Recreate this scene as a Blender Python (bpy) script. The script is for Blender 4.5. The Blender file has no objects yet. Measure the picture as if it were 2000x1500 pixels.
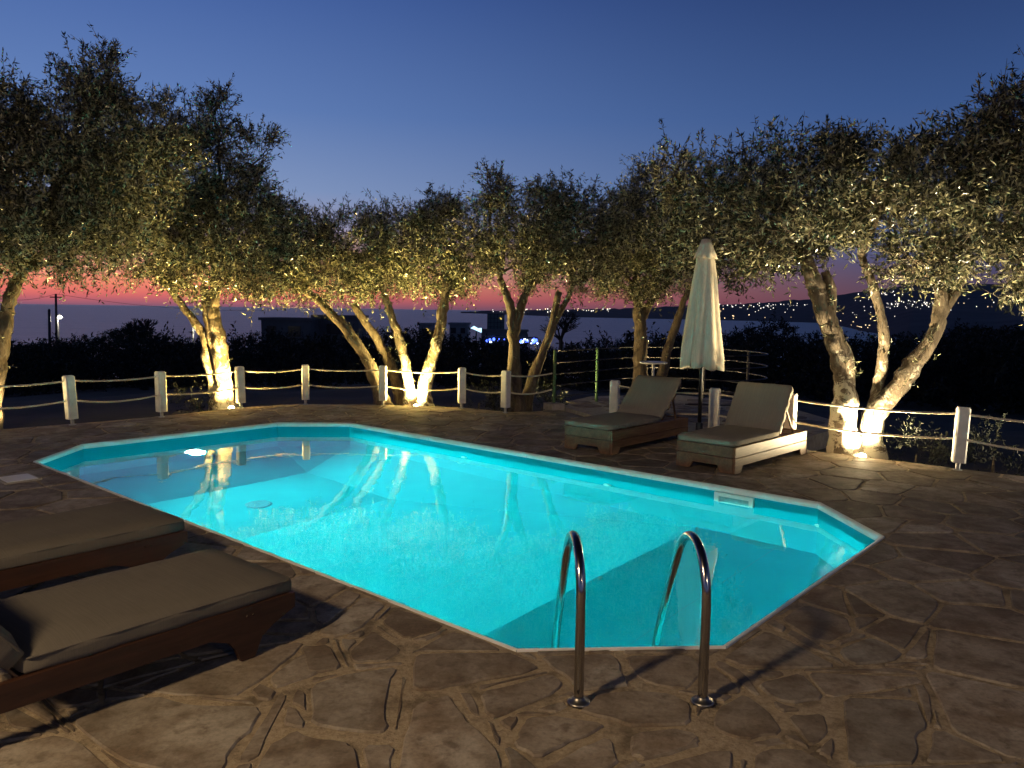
import bpy, bmesh, math, random
import numpy as np
from mathutils import Vector, Matrix
from mathutils.geometry import tessellate_polygon
random.seed(7); rng = np.random.default_rng(11)
PI = math.pi
sc = bpy.context.scene
COL = sc.collection

# ------------------------------------------------------------------ camera
FPX, PITCH, ROLL, CAMH = 1523.57, 0.0937237, 0.0139154, 1.612
cF = np.array([0, math.cos(PITCH), -math.sin(PITCH)])
_u = np.array([0, math.sin(PITCH), math.cos(PITCH)]); _x = np.array([1., 0, 0])
cX = math.cos(ROLL) * _x + math.sin(ROLL) * _u
cU = -math.sin(ROLL) * _x + math.cos(ROLL) * _u
cO = np.array([0, 0, CAMH])
cam = bpy.data.cameras.new('camera'); camo = bpy.data.objects.new('camera', cam); COL.objects.link(camo)
cam.sensor_fit = 'HORIZONTAL'; cam.sensor_width = 36; cam.lens = 36 * FPX / 2000
cam.clip_start = 0.05; cam.clip_end = 150000
M = Matrix.Identity(4)
for i in range(3):
    M[i][0] = cX[i]; M[i][1] = cU[i]; M[i][2] = -cF[i]; M[i][3] = cO[i]
camo.matrix_world = M
sc.camera = camo

# ------------------------------------------------------------------ sky (dusk, sun already set at the left)
world = bpy.data.worlds.new('World'); sc.world = world; world.use_nodes = True
wn = world.node_tree.nodes; wl = world.node_tree.links; wn.clear()
def s2l(c):
    return tuple((v / 255 / 12.92) if v / 255 <= 0.04045 else ((v / 255 + 0.055) / 1.055) ** 2.4 for v in c)
def wnode(t, **k):
    n = wn.new(t)
    for a, b in k.items(): setattr(n, a, b)
    return n
tc = wnode('ShaderNodeTexCoord'); sep = wnode('ShaderNodeSeparateXYZ'); wl.new(tc.outputs['Generated'], sep.inputs[0])
SKY_SUN = [(0, (136, 92, 114)), (.006, (182, 98, 110)), (.014, (226, 112, 106)), (.026, (243, 137, 112)), (.048, (240, 163, 138)), (.075, (208, 168, 168)),
           (.10, (162, 160, 186)), (.14, (132, 153, 194)), (.23, (97, 127, 183)), (.37, (65, 95, 160)), (.55, (20, 31, 62)), (1, (7, 10, 22))]
SKY_OFF = [(0, (74, 59, 76)), (.010, (80, 62, 80)), (.020, (84, 65, 84)), (.035, (80, 68, 92)), (.06, (72, 74, 108)),
           (.09, (76, 94, 137)), (.13, (76, 102, 150)), (.23, (58, 86, 138)), (.37, (39, 60, 108)), (.55, (14, 22, 44)), (1, (6, 9, 20))]
def ramp(stops):
    r = wnode('ShaderNodeValToRGB'); r.color_ramp.interpolation = 'LINEAR'
    e = r.color_ramp.elements
    while len(e) < len(stops): e.new(0.5)
    for k, (p, c) in enumerate(stops):
        e[k].position = p; e[k].color = (*s2l(c), 1)
    wl.new(sep.outputs['Z'], r.inputs[0]); return r
rs, ro = ramp(SKY_SUN), ramp(SKY_OFF)
hv = wnode('ShaderNodeVectorMath', operation='MULTIPLY'); wl.new(tc.outputs['Generated'], hv.inputs[0]); hv.inputs[1].default_value = (1, 1, 0)
hn = wnode('ShaderNodeVectorMath', operation='NORMALIZE'); wl.new(hv.outputs[0], hn.inputs[0])
SUN_AZ = math.radians(-32)
dt = wnode('ShaderNodeVectorMath', operation='DOT_PRODUCT'); wl.new(hn.outputs[0], dt.inputs[0]); dt.inputs[1].default_value = (math.sin(SUN_AZ), math.cos(SUN_AZ), 0)
mr = wnode('ShaderNodeMapRange'); mr.interpolation_type = 'LINEAR'; wl.new(dt.outputs['Value'], mr.inputs[0])
mr.inputs[1].default_value = 0.40; mr.inputs[2].default_value = 1.0
pw = wnode('ShaderNodeMath', operation='POWER'); wl.new(mr.outputs[0], pw.inputs[0]); pw.inputs[1].default_value = 2.3
mx = wnode('ShaderNodeMix', data_type='RGBA'); wl.new(pw.outputs[0], mx.inputs[0]); wl.new(ro.outputs[0], mx.inputs[6]); wl.new(rs.outputs[0], mx.inputs[7])
bg = wnode('ShaderNodeBackground'); bg.inputs[1].default_value = 1.0; wl.new(mx.outputs[2], bg.inputs[0])
wo = wnode('ShaderNodeOutputWorld'); wl.new(bg.outputs[0], wo.inputs[0])

# ------------------------------------------------------------------ exposure and render
vs = sc.view_settings; vs.view_transform = 'Standard'; vs.look = 'None'; vs.exposure = 0; vs.gamma = 1; vs.use_curve_mapping = False
cy = sc.cycles
cy.use_denoising = True; cy.max_bounces = 8; cy.diffuse_bounces = 4; cy.glossy_bounces = 4; cy.transmission_bounces = 6
cy.sample_clamp_indirect = 40; cy.sample_clamp_direct = 0
P_UP, P_LAMP, P_POOL = 1000.0, 690.0, 165.0       # watts: tree uplights, terrace lamp, pool lamp
WARM = (1.0, 0.74, 0.32); LAMPC = (1.0, 0.72, 0.41)

# ------------------------------------------------------------------ helpers
def ray(px, py): return cF + cX * (px - 1000) / FPX - cU * (py - 750) / FPX
def G(px, py, z=0.0):
    d = ray(px, py); return cO + d * (z - CAMH) / d[2]
def at(px, py, Y):
    d = ray(px, py); return cO + d * Y / d[1]

def empty(name, loc, rz=0):
    o = bpy.data.objects.new(name, None); COL.objects.link(o); o.location = loc; o.rotation_euler = (0, 0, rz)
    o.empty_display_size = .1
    return o
def tag(o, label=None, cat=None, group=None, kind=None):
    if label: o['label'] = label
    if cat: o['category'] = cat
    if group: o['group'] = group
    if kind: o['kind'] = kind
    return o
def copy_tree(o, parent=None):
    c = o.copy(); COL.objects.link(c); c.parent = parent
    for ch in list(o.children): copy_tree(ch, c)
    return c

class MB:
    def __init__(s, off=(0, 0, 0)): s.v = []; s.f = []; s.o = np.array(off, float)
    def add(s, verts, faces):
        b = len(s.v); s.v += [tuple(np.array(p, float) - s.o) for p in verts]; s.f += [tuple(b + i for i in f) for f in faces]; return s
    def box(s, c, d, rz=0, tilt=0):
        hx, hy, hz = d[0] / 2, d[1] / 2, d[2] / 2
        R = Matrix.Rotation(rz, 3, 'Z') @ Matrix.Rotation(tilt, 3, 'Y')
        vs_ = [Vector(c) + R @ Vector((x, y, z)) for z in (-hz, hz) for x, y in ((-hx, -hy), (hx, -hy), (hx, hy), (-hx, hy))]
        return s.add(vs_, [(3, 2, 1, 0), (4, 5, 6, 7), (0, 1, 5, 4), (1, 2, 6, 5), (2, 3, 7, 6), (3, 0, 4, 7)])
    def tube(s, pts, rad, n=8, cap=True, jit=0.0, seed=0):
        pts = [np.array(p, float) for p in pts]; m = len(pts)
        if not hasattr(rad, '__len__'): rad = [rad] * m
        rr = random.Random(seed); up = None; V = []; F = []
        ph = rr.uniform(0, 6.28)
        for i in range(m):
            t = pts[min(i + 1, m - 1)] - pts[max(i - 1, 0)]; t = t / (np.linalg.norm(t) + 1e-9)
            if up is None:
                a = np.array([1., 0, 0]) if abs(t[0]) < .8 else np.array([0, 1., 0]); up = np.cross(t, a)
            up = up - t * (up @ t); up /= np.linalg.norm(up) + 1e-9; w = np.cross(t, up)
            for k in range(n):
                an = 2 * PI * k / n
                r = rad[i] * (1 + jit * (.55 * math.sin(2 * an + ph + i * .55) + .45 * math.sin(3 * an - i * .8 + ph) + rr.uniform(-.5, .5)))
                V.append(pts[i] + (up * math.cos(an) + w * math.sin(an)) * r)
        for i in range(m - 1):
            for k in range(n):
                F.append((i * n + k, i * n + (k + 1) % n, (i + 1) * n + (k + 1) % n, (i + 1) * n + k))
        if cap: F.append(tuple(range(n - 1, -1, -1))); F.append(tuple((m - 1) * n + k for k in range(n)))
        return s.add(V, F)
    def lathe(s, c, prof, n=20):
        V = [(c[0] + r * math.cos(2 * PI * k / n), c[1] + r * math.sin(2 * PI * k / n), c[2] + z) for r, z in prof for k in range(n)]
        F = [(i * n + k, i * n + (k + 1) % n, (i + 1) * n + (k + 1) % n, (i + 1) * n + k) for i in range(len(prof) - 1) for k in range(n)]
        F.append(tuple(range(n - 1, -1, -1))); F.append(tuple((len(prof) - 1) * n + k for k in range(n)))
        return s.add(V, F)
    def prism(s, poly, z0, z1):
        n = len(poly)
        return s.add([(p[0], p[1], z0) for p in poly] + [(p[0], p[1], z1) for p in poly],
                     [tuple(range(n - 1, -1, -1)), tuple(range(n, 2 * n))] + [(i, (i + 1) % n, n + (i + 1) % n, n + i) for i in range(n)])
    def mesh(s, name, mat, smooth=False):
        me = bpy.data.meshes.new(name); me.from_pydata(s.v, [], s.f); me.update()
        if mat: me.materials.append(mat)
        if smooth: me.polygons.foreach_set('use_smooth', [True] * len(me.polygons))
        return me
    def build(s, name, mat, parent=None, smooth=False, bevel=0, seg=2):
        o = bpy.data.objects.new(name, s.mesh(name, mat, smooth)); COL.objects.link(o); o.parent = parent
        if bevel:
            m = o.modifiers.new('bevel', 'BEVEL'); m.width = bevel; m.segments = seg; m.limit_method = 'ANGLE'
        return o
def catmull(P, per=6):
    P = [np.array(p, float) for p in P]; Q = [2 * P[0] - P[1]] + P + [2 * P[-1] - P[-2]]; out = []
    for i in range(1, len(Q) - 2):
        for k in range(per):
            t = k / per; a, b, c, d = Q[i - 1], Q[i], Q[i + 1], Q[i + 2]
            out.append(.5 * (2 * b + (c - a) * t + (2 * a - 5 * b + 4 * c - d) * t * t + (3 * b - a - 3 * c + d) * t ** 3))
    out.append(P[-1]); return out

# ------------------------------------------------------------------ materials
class NT:
    def __init__(s, name):
        s.m = bpy.data.materials.new(name); s.m.use_nodes = True; s.t = s.m.node_tree; s.n = s.t.nodes; s.l = s.t.links
        s.b = s.n['Principled BSDF']; s.out = s.n['Material Output']
    def new(s, t, **k):
        n = s.n.new(t)
        for a, b in k.items(): setattr(n, a, b)
        return n
    def lk(s, a, b): s.l.new(a, b)
    def noise(s, scale, detail=4, rough=.55, vec=None, dist=0):
        n = s.new('ShaderNodeTexNoise'); n.inputs['Scale'].default_value = scale; n.inputs['Detail'].default_value = detail
        n.inputs['Roughness'].default_value = rough; n.inputs['Distortion'].default_value = dist
        if vec is not None: s.lk(vec, n.inputs['Vector'])
        return n.outputs['Fac']
    def ramp(s, fac, stops, inter='LINEAR'):
        r = s.new('ShaderNodeValToRGB'); r.color_ramp.interpolation = inter; e = r.color_ramp.elements
        while len(e) < len(stops): e.new(.5)
        for k, (p, c) in enumerate(stops):
            e[k].position = p; e[k].color = (*(c if hasattr(c, '__len__') else (c, c, c)), 1)
        s.lk(fac, r.inputs[0]); return r.outputs[0]
    def mix(s, fac, a, b, mode='MIX'):
        n = s.new('ShaderNodeMix', data_type='RGBA', blend_type=mode)
        for sock, v in ((n.inputs[0], fac), (n.inputs[6], a), (n.inputs[7], b)):
            if hasattr(v, 'is_output'): s.lk(v, sock)
            else: sock.default_value = v if not hasattr(v, '__len__') else (*v, 1)
        return n.outputs[2]
    def bump(s, h, strength=.3, dist=.01, prev=None):
        n = s.new('ShaderNodeBump'); n.inputs['Strength'].default_value = strength; n.inputs['Distance'].default_value = dist
        s.lk(h, n.inputs['Height'])
        if prev is not None: s.lk(prev, n.inputs['Normal'])
        return n.outputs[0]
    def coord(s, which='Object', scale=None):
        o = s.new('ShaderNodeTexCoord').outputs[which]
        if scale:
            mp = s.new('ShaderNodeMapping'); mp.inputs['Scale'].default_value = scale; s.lk(o, mp.inputs[0]); o = mp.outputs[0]
        return o
    def set(s, color=None, rough=None, metal=None, spec=None, normal=None):
        for key, v in (('Base Color', color), ('Roughness', rough), ('Metallic', metal), ('Specular IOR Level', spec), ('Normal', normal)):
            if v is None: continue
            if hasattr(v, 'is_output'): s.lk(v, s.b.inputs[key])
            else: s.b.inputs[key].default_value = (*v, 1) if hasattr(v, '__len__') else v
        return s.m
def plain(name, col, rough=.6, metal=0, var=.25, scale=20, bump=.1):
    t = NT(name); n = t.noise(scale, 5, vec=t.coord())
    c = t.ramp(n, [(.25, tuple(v * (1 - var) for v in col)), (.75, tuple(min(1, v * (1 + var)) for v in col))])
    return t.set(c, rough, metal, normal=t.bump(n, bump, .005))
def emit(name, col, strength):
    t = NT(name); e = t.new('ShaderNodeEmission'); e.inputs[0].default_value = (*col, 1); e.inputs[1].default_value = strength
    t.lk(e.outputs[0], t.out.inputs[0]); return t.m

def stone_mat(name, per_object):
    t = NT(name)
    geo = t.new('ShaderNodeNewGeometry'); pos = geo.outputs['Position']
    rnd = t.new('ShaderNodeObjectInfo').outputs['Random'] if per_object else geo.outputs['Random Per Island']
    base = t.ramp(rnd, [(0, (.205, .178, .14)), (.25, (.34, .295, .235)), (.5, (.265, .222, .17)), (.75, (.41, .362, .295)), (1, (.26, .238, .20))])
    n1 = t.noise(3.2, 7, .62, pos, .6); n2 = t.noise(11, 6, .6, pos, .3); n3 = t.noise(48, 6, .7, pos)
    c = t.mix(t.ramp(n1, [(.38, 0), (.62, 1)]), base, t.mix(1.0, base, (.50, .42, .35), 'MULTIPLY'))
    c = t.mix(t.ramp(n2, [(.50, 0), (.68, .75)]), c, (.10, .07, .046))
    n5 = t.noise(1.1, 5, .6, pos, .4); c = t.mix(t.ramp(n5, [(.45, 0), (.66, .5)]), c, (.10, .078, .055))
    c = t.mix(t.ramp(n2, [(.25, .45), (.42, 0)]), c, (.38, .32, .25))
    c = t.mix(1.0, c, t.ramp(n3, [(.3, .72), (.5, 1.0), (.7, 1.18)]), 'MULTIPLY')
    moss = t.noise(1.7, 8, .7, pos, .8)
    c = t.mix(t.ramp(moss, [(.62, 0), (.68, .8)]), c, (.055, .055, .022))
    r = t.ramp(n1, [(.3, .66), (.7, .85)])
    b1 = t.bump(n1, .3, .015); b2 = t.bump(n2, .3, .006, b1); b3 = t.bump(n3, .3, .003, b2)
    return t.set(c, r, normal=b3)
def mortar_mat():
    t = NT('mortar'); pos = t.new('ShaderNodeNewGeometry').outputs['Position']
    n = t.noise(45, 8, .75, pos); n2 = t.noise(5, 6, .6, pos)
    c = t.ramp(n, [(.25, (.20, .15, .095)), (.5, (.42, .335, .225)), (.8, (.58, .48, .34))])
    c = t.mix(t.ramp(n2, [(.5, 0), (.62, .6)]), c, (.07, .05, .03))
    return t.set(c, .92, normal=t.bump(n, .9, .02))
def bark_mat(name, lime):
    t = NT(name); co = t.coord('Object')
    mp = t.new('ShaderNodeMapping'); mp.inputs['Scale'].default_value = (1, 1, .35); t.lk(co, mp.inputs[0])
    n = t.noise(14, 8, .7, mp.outputs[0], 1.0); n2 = t.noise(4.5, 8, .72, co, 1.1); n3 = t.noise(60, 5, .6, mp.outputs[0])
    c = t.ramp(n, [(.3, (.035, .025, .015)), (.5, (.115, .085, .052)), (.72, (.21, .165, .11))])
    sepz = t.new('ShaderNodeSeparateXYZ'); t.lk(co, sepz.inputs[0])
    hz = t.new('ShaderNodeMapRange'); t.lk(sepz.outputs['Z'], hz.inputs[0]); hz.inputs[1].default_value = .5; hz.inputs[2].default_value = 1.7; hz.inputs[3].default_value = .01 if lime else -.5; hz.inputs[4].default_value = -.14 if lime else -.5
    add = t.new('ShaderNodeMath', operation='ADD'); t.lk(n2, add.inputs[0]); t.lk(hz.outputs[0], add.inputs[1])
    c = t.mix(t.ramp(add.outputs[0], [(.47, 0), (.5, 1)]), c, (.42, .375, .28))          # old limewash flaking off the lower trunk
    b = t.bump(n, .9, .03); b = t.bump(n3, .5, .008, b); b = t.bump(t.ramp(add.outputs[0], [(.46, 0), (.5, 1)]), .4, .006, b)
    return t.set(c, .85, normal=b)
def leaf_mat(name, top, under, glint=.38):
    t = NT(name); geo = t.new('ShaderNodeNewGeometry')
    k = t.ramp(geo.outputs['Random Per Island'], [(0, .55), (.5, 1.0), (1, 1.5)])
    c = t.mix(geo.outputs['Backfacing'], top, under); c = t.mix(1.0, c, k, 'MULTIPLY')
    t.set(c, glint, spec=.5)
    tr = t.new('ShaderNodeBsdfTranslucent'); t.lk(c, tr.inputs[0])
    ms = t.new('ShaderNodeMixShader'); ms.inputs[0].default_value = .14
    t.lk(t.b.outputs[0], ms.inputs[1]); t.lk(tr.outputs[0], ms.inputs[2]); t.lk(ms.outputs[0], t.out.inputs[0])
    return t.m
def wood_mat(name, dark, light, rough=.55, axis=(1, 12, 12)):
    t = NT(name); co = t.coord('Object', axis); oi = t.new('ShaderNodeObjectInfo')
    ad = t.new('ShaderNodeVectorMath', operation='ADD'); t.lk(co, ad.inputs[0])
    cb = t.new('ShaderNodeCombineXYZ'); ml = t.new('ShaderNodeMath', operation='MULTIPLY'); ml.inputs[1].default_value = 37; t.lk(oi.outputs['Random'], ml.inputs[0])
    t.lk(ml.outputs[0], cb.inputs[0]); t.lk(ml.outputs[0], cb.inputs[1]); t.lk(cb.outputs[0], ad.inputs[1])
    n = t.noise(2.4, 8, .6, ad.outputs[0], 1.2); n2 = t.noise(.9, 3, .5, ad.outputs[0], .5)
    c = t.ramp(n, [(.28, dark), (.7, light)]); c = t.mix(t.ramp(n2, [(.45, 0), (.75, .6)]), c, tuple(v * .55 for v in dark))
    return t.set(c, rough, normal=t.bump(n, .3, .004))
def fabric_mat(name, col, ribs=(1, 160, 1)):
    t = NT(name); co = t.coord('Object', ribs); n = t.noise(3, 3, .6, co); w = t.noise(300, 2, .6, t.coord('Object')); n2 = t.noise(3.5, 4, .5, t.coord('Object'))
    c = t.ramp(n, [(.3, tuple(v * .78 for v in col)), (.7, tuple(v * 1.12 for v in col))]); c = t.mix(t.ramp(n2, [(.4, 0), (.75, .35)]), c, tuple(v * .72 for v in col))
    b = t.bump(n, .35, .004); b = t.bump(w, .3, .002, b); b = t.bump(n2, .35, .03, b)
    return t.set(c, .9, spec=.15, normal=b)

M_STONE, M_STONES, M_MORTAR = stone_mat('flagstone', True), stone_mat('flagstone_field', False), mortar_mat()
M_BARK, M_LIME = bark_mat('olive_bark', False), bark_mat('limewashed_bark', True)
M_LEAF = leaf_mat('olive_leaf', (.014, .020, .008), (.29, .28, .165), .28)
M_SCRUB = leaf_mat('scrub_leaf', (.012, .016, .009), (.02, .024, .014), .7)
M_SHRUB = leaf_mat('shrub_leaf', (.006, .009, .003), (.01, .013, .005), .8)
M_TWIG = plain('twig', (.09, .07, .045), .85, bump=.3)
M_TEAK = wood_mat('weathered_teak', (.10, .05, .022), (.235, .13, .06))
M_BEDWOOD = wood_mat('stained_wood', (.024, .0105, .006), (.055, .022, .012), .45)
M_CUSH = fabric_mat('cushion_canvas', (.27, .24, .19))
M_CUSH2 = fabric_mat('ribbed_canvas', (.135, .121, .101), (160, 1, 1))
M_PARA = fabric_mat('parasol_canvas', (.66, .58, .45), (40, 40, 1))
M_WHITE = plain('white_paint', (.72, .69, .61), .6, var=.2, scale=9, bump=.35)
M_STEEL = plain('stainless_steel', (.42, .40, .375), .17, 1.0, var=.06, scale=60, bump=.02)
M_SATIN = plain('satin_steel', (.28, .265, .24), .38, 1.0, var=.1, scale=40, bump=.05)
M_DARKMET = plain('dark_metal', (.05, .05, .055), .45, .8)
M_GREY = plain('galvanised', (.4, .4, .4), .5, .7)
M_ROPE = plain('sisal_rope', (.60, .54, .42), .95, var=.35, scale=160, bump=.8)
M_GREEN = plain('green_paint', (.05, .125, .045), .5)
M_CONC = plain('concrete', (.38, .35, .29), .9, var=.3, scale=12, bump=.4)
M_SOIL = plain('dry_soil', (.022, .017, .011), .95, var=.5, scale=3, bump=.8)
M_BWALL = plain('far_render', (.30, .28, .27), .9, scale=.6)
M_BWALLD = plain('far_render_dark', (.17, .15, .14), .9, scale=.6)
M_GLASSD = plain('dark_window', (.02, .022, .03), .2)
M_PLASTIC = plain('white_plastic', (.74, .74, .70), .4, var=.06)
M_HILL = plain('far_hill', (.075, .078, .095), 1.0, var=.35, scale=.01, bump=0)
M_LENS = emit('spot_lens', (1, .84, .5), 60); M_POOLLENS = emit('pool_lens', (.75, 1, 1), 45)

# ------------------------------------------------------------------ pool axes
PCX, PCY, PA, PL, PW = -1.1164, 7.2516, -0.717378, 8.0, 4.0
pl = np.array([math.cos(PA), math.sin(PA)]); pn = np.array([-math.sin(PA), math.cos(PA)])
def S(s, t, z=0.0): return (PCX + s * pl[0] + t * pn[0], PCY + s * pl[1] + t * pn[1], z)
def octo(e=0.0):
    c = .72; L, W = PL / 2 + e, PW / 2 + e; c = c + e * .586
    return [(L - c, -W), (L, -W + c), (L, W - c), (L - c, W), (-L + c, W), (-L, W - c), (-L, -W + c), (-L + c, -W)]
OCT = [np.array(S(*p)[:2]) for p in octo()]
WZ = -.125

# ------------------------------------------------------------------ terrace outline (posts stand just inside the far edge)
POSTS_L = [(-6.95, 9.43), (-5.900, 10.385), (-5.079, 11.228), (-4.329, 12.389), (-3.451, 12.971), (-2.157, 12.978), (-.823, 12.782), (-.099, 12.275)]
POSTS_R = [(1.431, 10.791), (2.578, 9.850), (3.34, 9.27), (4.722, 8.133), (6.15, 6.95)]
EDGE = [(-12, 5.2), (-8.6, 8.15), (-7.05, 9.55), (-6.0, 10.52), (-5.17, 11.36), (-4.42, 12.52), (-3.49, 13.09), (-2.15, 13.10), (-.78, 12.90),
        (-.02, 12.40), (.50, 12.62), (.62, 12.95), (.90, 12.60), (1.50, 10.90), (2.66, 9.96), (3.43, 9.37), (4.80, 8.24), (6.3, 7.0), (9.5, 4.3)]
TERR = [(9.5, -5), (-12, -5)] + EDGE
TERR = [(-12, -5), (9.5, -5)] + EDGE[::-1]

def inside(poly, x, y):
    r = False; n = len(poly); j = n - 1
    for i in range(n):
        xi, yi = poly[i]; xj, yj = poly[j]
        if (yi > y) != (yj > y) and x < (xj - xi) * (y - yi) / (yj - yi) + xi: r = not r
        j = i
    return r
def pdist(poly, x, y):
    P = np.array(poly); Q = np.roll(P, -1, 0); d = Q - P; w = np.array([x, y]) - P
    t = np.clip((w * d).sum(1) / (d * d).sum(1), 0, 1); return float(np.sqrt(((w - d * t[:, None]) ** 2).sum(1)).min())

# ------------------------------------------------------------------ ground sheet, sea, headland
def hgt(x, y):
    if inside(TERR, x, y):
        return -.16 if pdist(TERR, x, y) < .35 else -3.0
    d = pdist(TERR, x, y)
    z = -.16 - .02 * min(d, 4)
    if d > 4: z -= .085 * (d - 4) ** 1.0 if d < 200 else .085 * 196 + .11 * (d - 200)
    if y < -4: z = -.16
    if x > 20 and y > 0: z += min(.05 * (x - 20), 6) * min(1, y / 60)
    z += .05 * math.sin(x * 1.3) * math.cos(y * 1.7) * min(1, d / 3)
    return max(z, -40)
xs = np.unique(np.concatenate([np.linspace(-600, -16, 24), np.arange(-16, 14, .6), np.linspace(14, 700, 30)]))
ys = np.unique(np.concatenate([np.linspace(-80, -6, 8), np.arange(-6, 19, .6), np.linspace(19, 90, 24), np.linspace(90, 480, 22)]))
g = MB(); nx = len(xs)
g.add([(x, y, hgt(x, y)) for y in ys for x in xs], [(j * nx + i, j * nx + i + 1, (j + 1) * nx + i + 1, (j + 1) * nx + i) for j in range(len(ys) - 1) for i in range(nx - 1)])
tag(g.build('ground', M_SOIL, smooth=True), kind='structure')

t = NT('sea_water'); co = t.coord('Object')
n1 = t.noise(.06, 6, .6, co, .4); n2 = t.noise(.011, 4, .55, co, .3)
t.set((.22, .31, .43), .3, spec=.5, normal=t.bump(n2, .3, 60, t.bump(n1, .6, 12)))
t.b.inputs['IOR'].default_value = 1.33
SEAZ = -28
sea = MB().add([(-90000, 200, SEAZ), (90000, 200, SEAZ), (90000, 120000, SEAZ), (-90000, 120000, SEAZ)], [(0, 1, 2, 3)]).build('sea', t.m)
tag(sea, kind='structure')

RIDGE = [(900, 609), (950, 607), (1000, 606), (1100, 604.5), (1200, 603), (1300, 599), (1400, 596), (1500, 590), (1600, 583), (1660, 573), (1720, 564), (1790, 556), (1860, 553), (1950, 556), (2050, 548), (2250, 552), (2600, 560)]
def interp(tab, x):
    for (a, b), (c, d) in zip(tab, tab[1:]):
        if a <= x <= c: return b + (d - b) * (x - a) / (c - a)
    return tab[-1][1] if x > tab[-1][0] else tab[0][1]
COAST = [(900, 7600), (1000, 5600), (1100, 4100), (1300, 3700), (1500, 3300), (1600, 2900), (1680, 1500), (1780, 900), (2000, 700), (2600, 600)]
def land(px, tt):
    r = at(px, interp(RIDGE, px), 6200 if px > 1000 else 6200 + (1000 - px) * 18)
    Yc = interp(COAST, px); d = ray(px, 607); c = np.array([d[0] / d[1] * Yc, Yc, SEAZ - 1])
    return c + (r - c) * tt
h = MB(); cols = np.arange(900, 2601, 10.0); rows = [0, .12, .25, .4, .55, .7, .85, 1.0]
for px in cols:
    for k, tt in enumerate(rows):
        p = land(px, tt); h.v.append((p[0], p[1], p[2] + (rng.normal() * 3 * tt if 0 < tt < 1 else (rng.normal() * 2.5 if tt == 1 else 0))))
    p = land(px, 1.0); h.v.append((p[0] * 1.25, p[1] * 1.25, SEAZ - 1))
nr = len(rows) + 1
h.f = [(i * nr + k, (i + 1) * nr + k, (i + 1) * nr + k + 1, i * nr + k + 1) for i in range(len(cols) - 1) for k in range(nr - 1)]
tag(h.build('headland', M_HILL, smooth=True), kind='structure')
# lights of the far town, several hundred specks
def lights(name, n, col, strength, picks, smin, smax):
    b = MB()
    for _ in range(n):
        px, py = random.choice(picks)()
        best = None
        for tt in np.linspace(0.01, 1, 60):
            p = land(px, tt); d = p - cO; z = d @ cF; yy = 750 - FPX * (d @ cU) / z
            if best is None or abs(yy - py) < best[0]: best = (abs(yy - py), p)
        p = best[1]; sz = random.uniform(smin, smax) * p[1] / 5000
        b.add([p + np.array(q) * sz + np.array([0, -8, 6]) for q in ((1, 0, 0), (-1, 0, 0), (0, 1, 0), (0, -1, 0), (0, 0, 1), (0, 0, -1))],
              [(0, 2, 4), (2, 1, 4), (1, 3, 4), (3, 0, 4), (2, 0, 5), (1, 2, 5), (3, 1, 5), (0, 3, 5)])
    o = b.build(name, emit(name, col, strength)); return o
U = random.uniform; Ng = random.gauss
PK = [lambda: (U(960, 1200), U(604, 612)), lambda: (U(1380, 1560), U(595, 612)), lambda: (Ng(1500, 40), Ng(597, 3)),
      lambda: (Ng(1740, 30), Ng(598, 3)), lambda: (Ng(1790, 35), Ng(604, 8)), lambda: (Ng(1720, 20), Ng(574, 3)), lambda: (U(1830, 1995), U(566, 618)),
      lambda: (U(1660, 1800), U(585, 630)), lambda: (Ng(1810, 15), Ng(595, 4))]
tag(lights('town_lights', 200, (1, .93, .82), 2.6, PK, 1.2, 4.2), 'white lights of the town scattered over the far hillside', 'town lights', kind='stuff')
PK2 = [lambda: (U(1400, 1700), U(600, 640)), lambda: (U(1000, 1200), U(603, 608)), lambda: (Ng(1690, 25), Ng(643, 2)), lambda: (U(1830, 1990), U(570, 615))]
tag(lights('shore_lights', 70, (1, .72, .38), 3.5, PK2, 1.2, 3.6), 'amber lights dotted along the shore and lower slope', 'town lights', kind='stuff')

# ------------------------------------------------------------------ terrace slab with the pool opening
slab = MB()
outer = [Vector((x, y, 0)) for x, y in TERR]; hole = [Vector((*p, 0)) for p in OCT]
allp = outer + hole; ZM = -.0085
tri = tessellate_polygon([outer, hole])
def up(tr):
    a, b, c = (allp[i] for i in tr); return tr if (b - a).cross(c - a).z > 0 else tr[::-1]
slab.add([(p.x, p.y, ZM) for p in allp], [up(tr) for tr in tri])
no = len(outer)
slab.add([(p.x, p.y, ZM) for p in outer] + [(p.x, p.y, -.5) for p in outer], [(i, no + i, no + (i + 1) % no, (i + 1) % no) for i in range(no)])
terrace = tag(slab.build('terrace', M_MORTAR), kind='structure')

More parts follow.
